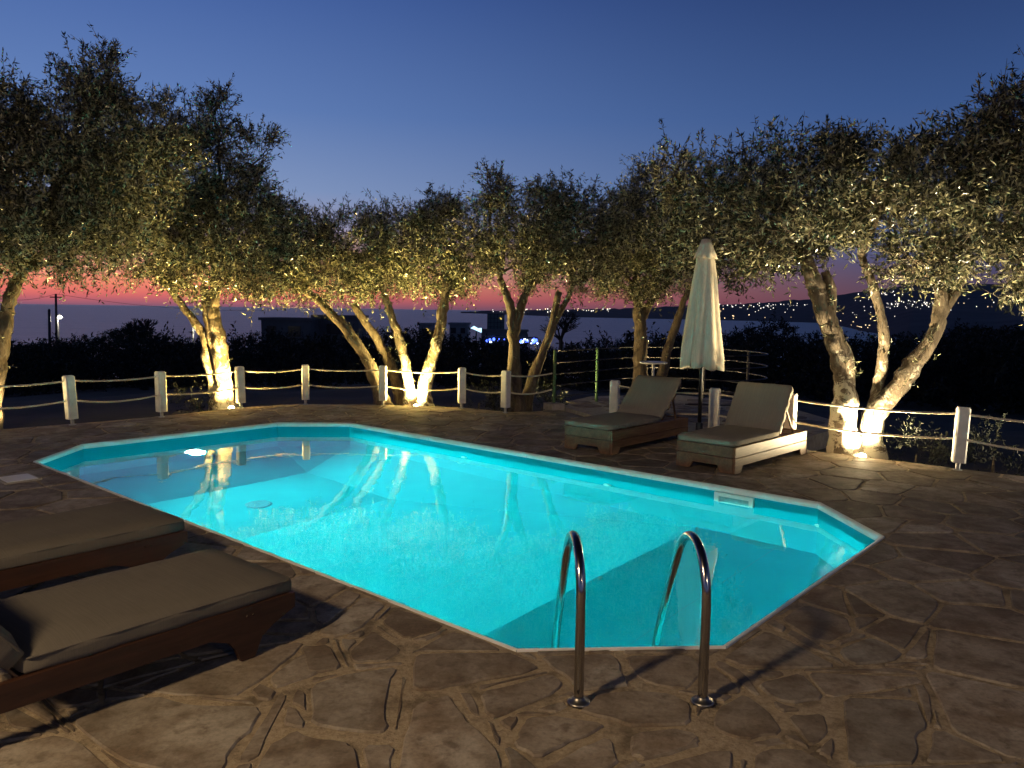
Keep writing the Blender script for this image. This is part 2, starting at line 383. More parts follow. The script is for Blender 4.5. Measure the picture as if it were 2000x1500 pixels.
# ------------------------------------------------------------------ flagstones
def z6(L): return [(600 + x / 2.5, 1000 + y / 2.5) for x, y in L]
def z7(L): return [(1200 + x / 2.5, 900 + y / 2.5) for x, y in L]
def z5(L): return [(x / 2.42, 880 + y / 2.42) for x, y in L]
TR = [z6(p) for p in (
    [(20, 605), (110, 530), (280, 400), (400, 445), (350, 500), (270, 570), (160, 610)], [(345, 540), (420, 460), (540, 490), (680, 545), (660, 575), (480, 625)],
    [(185, 690), (320, 560), (470, 660), (460, 690), (380, 730), (210, 735)], [(505, 680), (690, 570), (860, 610), (1020, 690), (1170, 755), (1080, 790), (720, 855), (620, 880), (495, 875)],
    [(0, 845), (200, 775), (470, 745), (420, 820), (405, 960), (410, 1070), (300, 1090), (0, 1040)],
    [(505, 935), (640, 890), (710, 885), (790, 1000), (880, 1070), (960, 1180), (985, 1300), (425, 1300), (450, 1080)],
    [(825, 875), (1000, 830), (1190, 780), (1280, 830), (1230, 880), (1050, 960), (910, 1020), (860, 990)], [(725, 875), (815, 870), (855, 1000), (790, 985)],
    [(1050, 990), (1250, 985), (1480, 1030), (1440, 1070), (1280, 1140), (1130, 1220), (985, 1140), (1020, 1060)],
    [(1125, 700), (1510, 690), (1540, 760), (1590, 840), (1480, 860), (1330, 880), (1290, 830), (1190, 760)],
    [(1535, 690), (1880, 688), (1950, 770), (1880, 870), (1760, 860), (1620, 825), (1560, 760)],
    [(1340, 940), (1400, 880), (1600, 860), (1800, 880), (1890, 940), (1900, 1040), (1600, 1055), (1480, 1020), (1300, 975)],
    [(1575, 1070), (1830, 1050), (1940, 1090), (1880, 1150), (1660, 1220), (1560, 1180)], [(1140, 1240), (1300, 1150), (1490, 1075), (1530, 1180), (1545, 1225), (1400, 1300), (1150, 1300)],
    [(1090, 960), (1260, 910), (1290, 950), (1200, 978)], [(-60, 650), (130, 640), (190, 760), (0, 800)],
    [(700, 560), (830, 600), (880, 590), (790, 545)])]
TR += [z7(p) for p in (
    [(500, 960), (740, 820), (900, 890), (1120, 1010), (860, 1020), (620, 1010)], [(690, 1080), (920, 1030), (1040, 1160), (860, 1190), (740, 1150)],
    [(790, 770), (920, 690), (1160, 760), (1180, 830), (1060, 890), (960, 870)], [(1075, 915), (1250, 855), (1420, 930), (1380, 980), (1150, 1000)],
    [(480, 1200), (640, 1120), (800, 1240), (840, 1330), (640, 1370), (460, 1310)], [(60, 1320), (330, 1310), (440, 1350), (420, 1400), (160, 1470), (60, 1430)],
    [(830, 1230), (1040, 1220), (1060, 1340), (960, 1400), (880, 1310)], [(660, 1400), (880, 1380), (1090, 1480), (1090, 1560), (650, 1560)],
    [(1100, 1150), (1480, 1160), (1540, 1300), (1490, 1340), (1500, 1480), (1130, 1490)],
    [(140, 1500), (440, 1415), (600, 1400), (590, 1560), (140, 1560)])]
TR += [z5(p) for p in (
    [(320, 1280), (480, 1190), (740, 1150), (900, 1195), (1220, 1200), (1250, 1240), (1180, 1340), (1090, 1420), (1060, 1540), (620, 1490), (440, 1390)],
    [(600, 1130), (900, 1010), (1210, 930), (1460, 895), (1420, 950), (1220, 1100), (1100, 1170), (860, 1160)], [(-40, 1400), (300, 1330), (430, 1400), (580, 1540), (-40, 1540)],
    [(1180, 1540), (1250, 1400), (1380, 1310), (1500, 1350), (1640, 1370), (1700, 1410), (1720, 1540)], [(1250, 1095), (1300, 1040), (1460, 930), (1580, 930), (1600, 970), (1560, 1030), (1320, 1125)])]
traced = [[tuple(G(x, y)[:2]) for x, y in poly] for poly in TR]
def ccw(p):
    a = sum(p[i][0] * p[(i + 1) % len(p)][1] - p[(i + 1) % len(p)][0] * p[i][1] for i in range(len(p))); return (p if a > 0 else p[::-1]), abs(a) / 2
traced = [ccw(p)[0] for p in traced]
cent = [tuple(np.mean(p, 0)) for p in traced]
def clip(poly, a, b, c):            # keep a*x+b*y <= c
    out = []; n = len(poly)
    for i in range(n):
        p, q = poly[i], poly[(i + 1) % n]; dp = a * p[0] + b * p[1] - c; dq = a * q[0] + b * q[1] - c
        if dp <= 0: out.append(p)
        if dp * dq < 0:
            t_ = dp / (dp - dq); out.append((p[0] + (q[0] - p[0]) * t_, p[1] + (q[1] - p[1]) * t_))
    return out
def hull(P):
    P = sorted(map(tuple, P)); L = []; Uh = []
    cr = lambda o, a, b: (a[0] - o[0]) * (b[1] - o[1]) - (a[1] - o[1]) * (b[0] - o[0])
    for p in P:
        while len(L) > 1 and cr(L[-2], L[-1], p) <= 0: L.pop()
        L.append(p)
    for p in reversed(P):
        while len(Uh) > 1 and cr(Uh[-2], Uh[-1], p) <= 0: Uh.pop()
        Uh.append(p)
    return L[:-1] + Uh[:-1]
def carve(poly, conv, amin):            # convex pieces of poly outside the convex outline
    out = []; rest = poly; n = len(conv); c0 = np.mean(conv, 0)
    for k in range(n):
        a, b = np.array(conv[k]), np.array(conv[(k + 1) % n]); nr_ = np.array([b[1] - a[1], -(b[0] - a[0])]); nr_ = nr_ / (np.linalg.norm(nr_) + 1e-9)
        if nr_ @ (a - c0) < 0: nr_ = -nr_
        c_ = nr_ @ a; o = clip(rest, -nr_[0], -nr_[1], -c_)
        if len(o) >= 3 and ccw(o)[1] > amin: out.append(o)
        rest = clip(rest, nr_[0], nr_[1], c_)
        if len(rest) < 3 or ccw(rest)[1] < 1e-5: return [poly]
    return out
seeds = []; hulls = [hull(p) for p in traced]
PATIO = [(.95, 12.68), (1.56, 10.98), (2.72, 10.05), (3.6, 9.75), (4.9, 11.2), (4.7, 13.6), (3.2, 15.1), (1.5, 14.6), (.72, 13.2)]
tries = 0; SA = np.zeros((1, 2)) - 99
while tries < 7000:
    tries += 1
    x, y = random.uniform(-8.2, 7.5), random.uniform(.9, 13.2)
    if not inside(TERR, x, y) or abs(x) > .75 * y + 1.2: continue
    dmin = .30 + .20 * random.random()
    if ((SA[:, 0] - x) ** 2 + (SA[:, 1] - y) ** 2).min() < dmin ** 2: continue
    if any(inside(p, x, y) for p in hulls): continue
    ii = np.array([x, y]) - np.array([PCX, PCY])
    if abs(ii @ pl) < 3.4 and abs(ii @ pn) < 1.5: continue
    seeds.append((x, y)); SA = np.array(seeds)
cells = []
for i in range(len(seeds)):
    x, y = seeds[i]; poly = [(x - .55, y - .55), (x + .55, y - .55), (x + .55, y + .55), (x - .55, y + .55)]
    d = ((SA - SA[i]) ** 2).sum(1); idx = np.argsort(d)[1:26]
    for j in idx:
        dx, dy = SA[j] - SA[i]; poly = clip(poly, dx, dy, dx * (SA[j, 0] + x) / 2 + dy * (SA[j, 1] + y) / 2)
        if len(poly) < 3: break
    if len(poly) < 3: continue
    pcs = [poly]
    for hl in hulls:
        if math.dist(np.mean(hl, 0), (x, y)) > 1.6: continue
        pcs = [q for p in pcs for q in carve(p, hl, .006)]
    cells += pcs
OC2 = [tuple(S(*p)[:2]) for p in octo(.006)]
stones = []
for p in cells + traced:
    for q in carve(p, OC2, .005):
        if not all(inside(TERR, *v) for v in q):
            q2 = list(q)
            for (x0, y0), (x1, y1) in zip(EDGE, EDGE[1:]):
                if len(q2) < 3: break
                if pdist([(x0, y0), (x1, y1)], *np.mean(q2, 0)) < .9:
                    nx_, ny_ = -(y1 - y0), (x1 - x0); ln = math.hypot(nx_, ny_); nx_ /= ln; ny_ /= ln
                    if ny_ * 7 - (nx_ * x0 + ny_ * y0) > 0: nx_, ny_ = -nx_, -ny_
                    q2 = clip(q2, nx_, ny_, nx_ * x0 + ny_ * y0 - .01)
            q = q2
        if len(q) >= 3 and ccw(q)[1] > .006: stones.append(ccw(q)[0])
def flag(poly, seed):
    rr = random.Random(seed); c = np.mean(poly, 0); n = len(poly)
    J = rr.uniform(.006, .017)
    # inset along edge normals (convex enough)
    P = [np.array(v) for v in poly]; ins = []
    for i in range(n):
        a, b, d = P[i - 1], P[i], P[(i + 1) % n]; e1 = (b - a) / (np.linalg.norm(b - a) + 1e-9); e2 = (d - b) / (np.linalg.norm(d - b) + 1e-9)
        n1 = np.array([-e1[1], e1[0]]); n2 = np.array([-e2[1], e2[0]]); m = n1 + n2; m = m / (np.linalg.norm(m) + 1e-9); k = J / max(.45, m @ n1); ins.append(b + m * k)
    # rough outline: corner cut, edges split and nudged
    ring = []
    for i in range(n):
        a, b = ins[i], ins[(i + 1) % n]; ln = np.linalg.norm(b - a)
        if ln < 1e-4: continue
        cutc = min(.028, ln * .18); e = (b - a) / ln; nn = np.array([-e[1], e[0]])
        ts = [cutc / ln] + ([.5 + rr.uniform(-.12, .12)] if ln < .3 else [.33 + rr.uniform(-.06, .06), .66 + rr.uniform(-.06, .06)]) + [1 - cutc / ln]
        for q in ts: ring.append(a + (b - a) * q + nn * rr.uniform(-.003, .010))
    m = len(ring); z = rr.uniform(-.003, .004); tx, ty = rr.uniform(-.004, .004), rr.uniform(-.004, .004)
    zz = lambda p: z + (p[0] - c[0]) * tx + (p[1] - c[1]) * ty
    V = [(p[0] - c[0], p[1] - c[1], -.03) for p in ring] + [(p[0] - c[0], p[1] - c[1], zz(p) - .007) for p in ring]
    V += [(*((p + (c - p) / (np.linalg.norm(c - p) + 1e-6) * .007) - c), zz(p)) for p in ring]
    F = [(i, (i + 1) % m, m + (i + 1) % m, m + i) for i in range(m)] + [(m + i, m + (i + 1) % m, 2 * m + (i + 1) % m, 2 * m + i) for i in range(m)] + [tuple(range(2 * m, 3 * m))]
    return c, V, F
def pxsize(poly):
    c = np.mean(poly, 0); d = np.array([c[0], c[1], 0]) - cO; z = d @ cF
    if z < .4: return 0
    x = 1000 + FPX * (d @ cX) / z; y = 750 - FPX * (d @ cU) / z
    vis = 1 if -150 < x < 2150 and y < 1650 else 0
    return vis * ccw(poly)[1] / z ** 3
stones.sort(key=pxsize, reverse=True)
field = MB()
for k, p in enumerate(stones):
    c, V, F = flag(p, k)
    if k < 300:
        me = bpy.data.meshes.new('paving_stone'); me.from_pydata(V, [], F); me.materials.append(M_STONE)
        o = bpy.data.objects.new('paving_stone', me); COL.objects.link(o); o.location = (c[0], c[1], 0); o.parent = terrace
    else: field.add([(v[0] + c[0], v[1] + c[1], v[2]) for v in V], F)
fo = field.build('far_paving', M_STONES, terrace); fo['kind'] = 'stuff'
print('stones', len(stones))

# ------------------------------------------------------------------ swimming pool
t = NT('pool_liner'); co = t.coord('Object'); n = t.noise(2.5, 4, .5, co); n2 = t.noise(55, 3, .6, co)
c = t.ramp(n, [(.3, (.003, .30, .375)), (.7, (.004, .33, .405))]); M_LINER = t.set(c, .7, spec=.03, normal=t.bump(n, .05, .02))
t = NT('coping'); co = t.coord('Object'); n = t.noise(9, 5, .6, co)
M_COPING = t.set(t.ramp(n, [(.3, (.66, .70, .68)), (.7, (.80, .82, .80))]), .5, normal=t.bump(n, .15, .004))
pool = tag(empty('swimming_pool', (PCX, PCY, 0)), 'long eight sided swimming pool with turquoise liner lit from within', 'swimming pool')
po = (PCX, PCY, 0)
rimo, rimi, lip = octo(.03), octo(-.035), octo(-.05)
for k in range(8):
    j = (k + 1) % 8
    prof = [(octo(.006), -.03), (octo(.006), .003), (octo(.002), .006), (octo(-.006), .005), (octo(-.018), -.002), (octo(-.027), -.014), (octo(-.031), -.03), (octo(-.031), -.046), (octo(-.02), -.05)]
    sub = 1 if k in (0, 1, 2, 4, 5, 6) else 4
    for q in range(sub):
        V = []
        for pr, z in prof:
            a, b = np.array(pr[k]), np.array(pr[j]); ga = .0015 / np.linalg.norm(b - a)
            V += [S(*(a + (b - a) * (q / sub + ga)), z), S(*(a + (b - a) * ((q + 1) / sub - ga)), z)]
        m = len(prof)
        MB(po).add(V, [(2 * i, 2 * i + 1, 2 * i + 3, 2 * i + 2) for i in range(m - 1)]).build('coping', M_COPING, pool)
wa = octo(-.02)
SH, DP = -1.2, -2.0
for k in range(8):
    a, b = wa[k], wa[(k + 1) % 8]
    MB(po).add([S(*a, -.015), S(*b, -.015), S(*b, SH), S(*a, SH)], [(3, 2, 1, 0)]).build('wall_panel', M_LINER, pool)
HB = [(-3.05, -1.1), (-1.38, -1.1), (-1.38, 1.12), (-3.05, 1.12)]; XB = 2.15
fl = [('hopper_floor', [(*p, DP) for p in HB]),
      ('shallow_floor', [(XB, -1.98, SH), (*wa[0], SH), (*wa[1], SH), (*wa[2], SH), (*wa[3], SH), (XB, 1.98, SH)]),
      ('floor_slope', [(*HB[1], DP), (XB, -1.98, SH), (XB, 1.98, SH), (*HB[2], DP)]),
      ('side_slope', [(*HB[0], DP), (*wa[7], SH), (XB, -1.98, SH), (*HB[1], DP)]),
      ('side_slope', [(*HB[2], DP), (XB, 1.98, SH), (*wa[4], SH), (*HB[3], DP)]),
      ('end_slope', [(*HB[3], DP), (*wa[4], SH), (*wa[5], SH), (*wa[6], SH), (*wa[7], SH), (*HB[0], DP)])]
for nme, vv in fl:
    if nme == 'end_slope':
        V = [S(*v) for v in vv]; F = [(0, 1, 2), (0, 2, 3, 5), (5, 3, 4)]
    else: V = [S(*v) for v in vv]; F = [tuple(range(len(V)))]
    MB(po).add(V, F).build(nme, M_LINER, pool)
M_SEAM = plain('liner_seam', (.003, .22, .29), .5, var=.05)
def floor_z(s_): return SH if s_ >= XB else DP + (SH - DP) * (s_ + 1.38) / (XB + 1.38)
for s_, t0, t1 in ((1.25, -1.75, 1.75), (.05, -1.4, 1.4), (2.95, -1.9, 1.9)):
    MB(po).add([S(s_, t0, floor_z(s_) + .004), S(s_ + .006, t0, floor_z(s_ + .006) + .004), S(s_ + .006, t1, floor_z(s_ + .006) + .004), S(s_, t1, floor_z(s_) + .004)], [(0, 1, 2, 3)]).build('liner_seam', M_SEAM, pool)
# skimmer mouth in the long wall, drain, return inlets, lamp
sk = MB(po); W_ = 1.976
for s0, s1, z0, z1 in ((2.32, 2.70, -.085, -.052), (2.32, 2.36, -.18, -.085), (2.66, 2.70, -.18, -.085), (2.36, 2.66, -.20, -.178)):
    V = [S(s, t_, z) for z in (z0, z1) for s, t_ in ((s0, W_ - .03), (s1, W_ - .03), (s1, W_), (s0, W_))]
    sk.add(V, [(3, 2, 1, 0), (4, 5, 6, 7), (0, 1, 5, 4), (1, 2, 6, 5), (2, 3, 7, 6), (3, 0, 4, 7)])
sko = sk.build('skimmer', M_PLASTIC, pool)
MB(po).add([S(2.36, W_ - .006, -.178), S(2.66, W_ - .006, -.178), S(2.66, W_ - .006, -.085), S(2.36, W_ - .006, -.085)], [(0, 1, 2, 3)]).build('skimmer_flap', plain('flap', (.2, .34, .36), .5), sko)
dc = S(-2.24, -.07, DP); MB(po).lathe(dc, [(.15, .002), (.148, .008), (.13, .012), (.04, .014)], 24).build('floor_drain', plain('drain', (.004, .17, .23), .6), pool)
for s_, t_ in ((3.3, 1.976), (-1.0, 1.976), (1.1, 1.976)):
    b = MB(po); ctr = np.array(S(s_, t_, -.38)); ax = -np.array([pn[0], pn[1], 0])
    b.tube([ctr, ctr + ax * .02], [.05, .04], 16); b.build('return_inlet', M_PLASTIC, pool)
lc = np.array(S(-3.98, .02, -.72)); ax = np.array([pl[0], pl[1], 0])
ring = MB(po).tube([lc, lc + ax * .03], [.14, .12], 24).build('lamp_ring', M_PLASTIC, pool)
MB(po).tube([lc + ax * .03, lc + ax * .036], [.10, .09], 24).build('lamp_lens', M_POOLLENS, pool)
ld = bpy.data.lights.new('pool_lamp', 'SPOT'); ld.energy = P_POOL; ld.color = (.2, 1, .86); ld.spot_size = math.radians(168); ld.spot_blend = .8; ld.shadow_soft_size = .1
ld.use_nodes = True; ln_ = ld.node_tree.nodes; em = ln_['Emission']; fo_ = ln_.new('ShaderNodeLightFalloff'); fo_.inputs[0].default_value = 1.0
ld.node_tree.links.new(fo_.outputs['Constant'], em.inputs['Strength'])
lo = bpy.data.objects.new('pool_lamp', ld); COL.objects.link(lo); lo.location = lc + ax * .16 - np.array(po)
lo.rotation_euler = Vector((ax[0], ax[1], .03)).to_track_quat('-Z', 'Y').to_euler(); lo.parent = pool

t = NT('pool_water'); co = t.coord('Object'); gl = t.new('ShaderNodeBsdfGlass'); gl.inputs['IOR'].default_value = 1.333; gl.inputs['Roughness'].default_value = 0.0
gl.inputs['Color'].default_value = (.96, 1, 1, 1)
nA = t.noise(1.3, 2, .5, co, .3); nB = t.noise(5.0, 2, .5, co, .2)
t.lk(t.bump(nB, .05, .012, t.bump(nA, .10, .03)), gl.inputs['Normal']); t.lk(gl.outputs[0], t.out.inputs[0])
wv = octo(-.021)
tag(MB().add([S(*p, WZ) for p in wv], [tuple(range(8))]).build('pool_water', t.m), kind='structure')

# ------------------------------------------------------------------ pool ladder
lad = tag(empty('pool_ladder', (.55, 3.10, 0)), 'stainless steel pool ladder with two curved handrails at the near rim', 'pool ladder')
lo3 = (.55, 3.10, 0); ed = np.array([.9973, .0729]); nd = np.array([-.0729, .9973])
LX = []
for bx_, by_ in ((.294, 3.094), (.811, 3.112)):
    prof = [(0, 0), (0, .2), (0, .40), (.012, .50), (.06, .585), (.14, .635), (.235, .640), (.33, .600), (.40, .53), (.47, .42), (.62, .17), (.70, .03), (.745, -.08), (.765, -.2), (.768, -.6), (.768, -1.02)]
    pts = catmull([(bx_ + nd[0] * u_, by_ + nd[1] * u_, z) for u_, z in prof], 5)
    hr = MB(lo3).tube(pts, .0205, 16).build('handrail', M_STEEL, lad, smooth=True)
    MB(lo3).lathe((bx_, by_, 0), [(.048, .0), (.048, .006), (.042, .011), (.030, .014), (.025, .024), (.022, .028)], 24).build('flange', M_SATIN, hr, smooth=True)
    LX.append(np.array([bx_ + nd[0] * .768, by_ + nd[1] * .768]))
for z in (-.35, -.62, -.9):
    a, b = LX; m = (a + b) / 2
    MB(lo3).box((m[0], m[1], z), (np.linalg.norm(b - a), .08, .025), math.atan2(b[1] - a[1], b[0] - a[0])).build('tread', M_PLASTIC, lad, bevel=.006)

# ------------------------------------------------------------------ skimmer lid set in the left paving
lp = G(35, 937)
sl = tag(empty('skimmer_lid', (lp[0], lp[1], .004), PA), 'flat pale square access lid set in the paving left of the pool', 'lid')
MB().box((0, 0, .004), (.34, .30, .012)).build('frame', M_CONC, sl, bevel=.003); MB().box((0, 0, .012), (.29, .25, .008)).build('cover', M_PLASTIC, sl, bevel=.003)

# ------------------------------------------------------------------ rope fence
def post_mesh():
    b = MB(); w = .062; ch = .016
    pr = [(-w, -w + ch), (-w + ch, -w), (w - ch, -w), (w, -w + ch), (w, w - ch), (w - ch, w), (-w + ch, w), (-w, w - ch)]
    b.prism(pr, .085, .655); b.prism([(x * .86, y * .86) for x, y in pr], .655, .668); return b.mesh('post', M_WHITE)
PM = post_mesh(); SM = MB().tube([(0, 0, -.05), (0, 0, .09)], .022, 12).lathe((0, 0, 0), [(.045, 0), (.045, .008), (.03, .012)], 12).mesh('stem', M_GREY)
def rope_pts(a, b, za, zb, sag, n=22):
    return [(a[0] + (b[0] - a[0]) * k / n, a[1] + (b[1] - a[1]) * k / n, za + (zb - za) * k / n - sag * 4 * (k / n) * (1 - k / n)) for k in range(n + 1)]
def rope(pts, off, seed):
    rr = random.Random(seed); b = MB(off); r = .0125
    P_ = catmull(pts, 3)
    for ph in (0, 2.094, 4.189):           # three laid strands
        Q = []
        for i, p in enumerate(P_):
            tn = P_[min(i + 1, len(P_) - 1)] - P_[max(i - 1, 0)]; tn /= np.linalg.norm(tn); sd = np.cross(tn, [0, 0, 1.]); sd /= np.linalg.norm(sd); uu = np.cross(sd, tn)
            an = ph + i * 1.05; Q.append(p + (sd * math.cos(an) + uu * math.sin(an)) * r * .5)
        b.tube(Q, r * .62, 5)
    for _ in range(110):                    # loose fibres
        p = P_[rr.randrange(len(P_))]; d = np.array([rr.gauss(0, 1), rr.gauss(0, 1), rr.gauss(0, 1)]); d /= np.linalg.norm(d); L = rr.uniform(.012, .034); q = np.cross(d, [.3, .5, .8]); q = q / np.linalg.norm(q) * .0012
        b.add([p - q, p + q, p + d * L + q * .3, p + d * L - q * .3], [(0, 1, 2, 3)])
    return b
def fence(name, posts, label, tilt, extra_end=None):
    root = tag(empty(name, (*posts[0], 0)), label, 'rope fence'); off = (*posts[0], 0)
    n = len(posts)
    for k, (x, y) in enumerate(posts):
        a = posts[max(k - 1, 0)]; b = posts[min(k + 1, n - 1)]; rz = math.atan2(b[1] - a[1], b[0] - a[0]) + tilt[k % len(tilt)][0]
        p = bpy.data.objects.new('post', PM); COL.objects.link(p); p.parent = root; p.location = (x - off[0], y - off[1], 0); p.rotation_euler = (tilt[k % len(tilt)][1], tilt[k % len(tilt)][2], rz)
        s = bpy.data.objects.new('stem', SM); COL.objects.link(s); s.parent = p
    seq = list(posts) + ([extra_end] if extra_end else [])
    for k in range(len(seq) - 1):
        for z, sag in ((.60, .035), (.335, .05)):
            zb = z
            rope(rope_pts(seq[k], seq[k + 1], z, zb, sag * (.7 + .6 * random.random())), off, k * 7 + int(z * 10)).build('rope', M_ROPE, root, smooth=True)
    return root
TL = [(.1, 0, .0), (.25, .0, -.05), (.05, .0, -.01), (-.1, 0, -.025), (.0, 0, .0), (.1, 0, 0), (.5, 0, 0), (-.05, 0, .01)]
GP = (.655, 12.744)
fence('rope_fence', POSTS_L, 'white post and rope fence along the far edge beneath the left trees', TL, GP)
fence('rope_fence', POSTS_R, 'white post and rope fence behind the two raised loungers', [(.3, 0, 0), (.15, 0, .0), (.1, 0, 0), (.35, 0, .03), (.2, 0, 0)])

# ------------------------------------------------------------------ patio with green railing, round table
pt = MB().prism(PATIO, -.5, .03).build('patio', M_CONC); tag(pt, kind='structure')
pk = 0
for gx in np.arange(.7, 5, .52):
    for gy in np.arange(9.9, 15.2, .52):
        c_ = (gx + random.uniform(-.07, .07), gy + random.uniform(-.07, .07))
        n_ = random.choice((5, 6, 6)); a0 = random.uniform(0, 6); q = [(c_[0] + .275 * math.cos(a0 + 6.283 * i / n_) * random.uniform(.85, 1.05), c_[1] + .275 * math.sin(a0 + 6.283 * i / n_) * random.uniform(.85, 1.05)) for i in range(n_)]
        if all(inside(PATIO, *v) for v in q):
            c, V, F = flag(q, 9000 + pk); pk += 1
            me = bpy.data.meshes.new('paving_stone'); me.from_pydata(V, [], F); me.materials.append(M_STONE)
            o = bpy.data.objects.new('paving_stone', me); COL.objects.link(o); o.location = (c[0], c[1], .038); o.parent = pt
rl = tag(empty('railing', (.70, 12.86, 0)), 'green post railing with five thin rails round the small patio', 'railing'); ro_ = (.70, 12.86, 0)
RP = [(.70, 12.86), (1.50, 13.75), (2.45, 14.75), (3.60, 14.55), (4.12, 13.6)]
for x, y in RP:
    MB(ro_).tube([(x, y, .03), (x, y, .98)], .026, 10).build('post', M_GREEN if (x < 2) else M_DARKMET, rl)
path = catmull([(x, y, 0) for x, y in RP] + [(4.12, 12.6, 0), (3.45, 12.05, 0), (2.7, 12.1, 0)], 6)
for z in (.20, .39, .58, .77, .965):
    MB(ro_).tube([(p[0], p[1] - .03, z) for p in path], .010, 6).build('rail', M_DARKMET, rl, smooth=True)
MB(ro_).box((.70, 12.82, .03), (.24, .30, .14), .5).build('footing', M_CONC, rl, bevel=.01)
tb = tag(empty('round_table', (2.42, 13.35, .045)), 'small white round table on the patio behind the loungers', 'table')
MB().lathe((0, 0, .70), [(.22, 0), (.235, .008), (.235, .022), (.22, .03)], 28).build('table_top', M_PLASTIC, tb); MB().tube([(0, 0, .02), (0, 0, .70)], .025, 10).build('stem', M_GREY, tb)
MB().lathe((0, 0, 0), [(.2, 0), (.2, .012), (.05, .03)], 20).build('base', M_GREY, tb)

# ------------------------------------------------------------------ cushions
def pillow(L, W, H, mat, name, parent, loc, roty=0, seed=1, rnd=.035):
    rr = random.Random(seed); bm = bmesh.new(); bmesh.ops.create_cube(bm, size=1)
    for v in bm.verts: v.co = Vector((v.co.x * L, v.co.y * W, v.co.z * H))
    bmesh.ops.subdivide_edges(bm, edges=bm.edges[:], cuts=9, use_grid_fill=True)
    for v in bm.verts:
        x, y, z = v.co; r = min(rnd, H * .48)
        for _ in (0,):
            cx_ = max(-L / 2 + r, min(L / 2 - r, x)); cy_ = max(-W / 2 + r, min(W / 2 - r, y)); cz_ = max(-H / 2 + r, min(H / 2 - r, z))
            d = Vector((x - cx_, y - cy_, z - cz_))
            if d.length > 1e-6: v.co = Vector((cx_, cy_, cz_)) + d.normalized() * r
        e = min(L / 2 - abs(x), W / 2 - abs(y))
        v.co.z += (1 if z > 0 else -.3) * (.012 * min(1, max(0, e) / .12)) + rr.uniform(-.0035, .0035)
        if abs(abs(y) - W / 2) < .01: v.co.y += .006 * math.sin(x * 34 + seed) * (1 if y > 0 else -1)
    me = bpy.data.meshes.new(name); bm.to_mesh(me); bm.free(); me.materials.append(mat); me.polygons.foreach_set('use_smooth', [True] * len(me.polygons))
    o = bpy.data.objects.new(name, me); COL.objects.link(o); o.parent = parent; o.location = loc; o.rotation_euler = (0, roty, 0)
    hw, hl, cr_ = W / 2 - .004, L / 2 - .004, .035; pts = []
    for qx, qy, a0 in ((hl - cr_, hw - cr_, 0), (-hl + cr_, hw - cr_, 1), (-hl + cr_, -hw + cr_, 2), (hl - cr_, -hw + cr_, 3)):
        for k in range(4): an_ = (a0 + k / 3) * PI / 2; pts.append((qx + cr_ * math.cos(an_), qy + cr_ * math.sin(an_), H / 2 - min(rnd, H * .48) * .55 + rr.uniform(-.002, .002)))
    MB().tube(pts + [pts[0]], .0042, 6, False).build('piping', mat, o, smooth=True); return o

# ------------------------------------------------------------------ box loungers on the far side (x along the bed, foot at x=0, y to the left)
def box_lounger(loc, rz, label, back_top, hinge, seed):
    r = tag(empty('sun_lounger', loc, rz), label, 'sun lounger', 'wooden box loungers on the far side'); W, L = .68, 1.72
    def plank(poly, y0, y1, along='x'):
        b = MB(); n = len(poly)
        if along == 'x': V = [(p[0], y0, p[1]) for p in poly] + [(p[0], y1, p[1]) for p in poly]
        else: V = [(y0, p[0], p[1]) for p in poly] + [(y1, p[0], p[1]) for p in poly]
        b.add(V, [tuple(range(n)), tuple(range(2 * n - 1, n - 1, -1))] + [(i, n + i, n + (i + 1) % n, (i + 1) % n) for i in range(n)])
        bm = bmesh.new(); me = b.mesh('plank', M_TEAK); bm.from_mesh(me); bmesh.ops.recalc_face_normals(bm, faces=bm.faces[:]); bm.to_mesh(me); bm.free()
        o = bpy.data.objects.new('plank', me); COL.objects.link(o); o.parent = r; m = o.modifiers.new('b', 'BEVEL'); m.width = .004; m.segments = 2; m.limit_method = 'ANGLE'; return o
    low = lambda a, b: [(a, .0), (a + .13, .0), (a + .17, .07), (b - .17, .07), (b - .13, .0), (b, .0), (b, .157), (a, .157)]
    upp = lambda a, b: [(a, .161), (b, .161), (b, .27), (a, .27)]
    for y0, y1 in ((0, .028), (W - .028, W)):
        plank(low(.0, L), y0, y1); plank(upp(0, L), y0, y1)
    for x0, x1 in ((-.004, .026), (L - .026, L + .004)):
        plank(low(.030, W - .030), x0, x1, 'y'); plank(upp(.030, W - .030), x0, x1, 'y')
    for k in range(12):
        MB().box((.09 + k * .138, W / 2, .248), (.09, W - .07, .018)).build('slat', M_TEAK, r)
    sx = hinge; pillow(sx + .03, W - .02, .075, M_CUSH, 'seat_cushion', r, ((sx - .03) / 2, W / 2, .308), 0, seed, .03)
    bx_, bz_ = back_top; L2 = math.hypot(bx_ - sx, bz_ - .3); an = math.atan2(bz_ - .3, bx_ - sx)
    mx_, mz_ = (sx + bx_) / 2, (.3 + bz_) / 2
    pillow(L2, W - .02, .07, M_CUSH, 'back_cushion', r, (mx_ - .01, W / 2, mz_ + .01), -an, seed + 3, .03)
    nx_, nz_ = math.sin(an), -math.cos(an)
    for k in range(4):
        f_ = (k + .5) / 4; MB().box((sx + (bx_ - sx) * f_ + nx_ * .05, W / 2, .3 + (bz_ - .3) * f_ + nz_ * .05), (.09, W - .06, .018), 0, -an).build('back_slat', M_TEAK, r)
    MB().tube([(sx + (bx_ - sx) * .7 + nx_ * .06, .10, .3 + (bz_ - .3) * .7 + nz_ * .06), (L - .15, .10, .25)], .014, 8).build('prop_stay', M_TEAK, r)
    return r
LAX = math.atan2(.726, .687)
box_lounger((2.247, 7.711, 0.004), LAX, 'wooden box lounger with raised cream cushion, nearer the right tree', (1.33, .80), 1.02, 3)
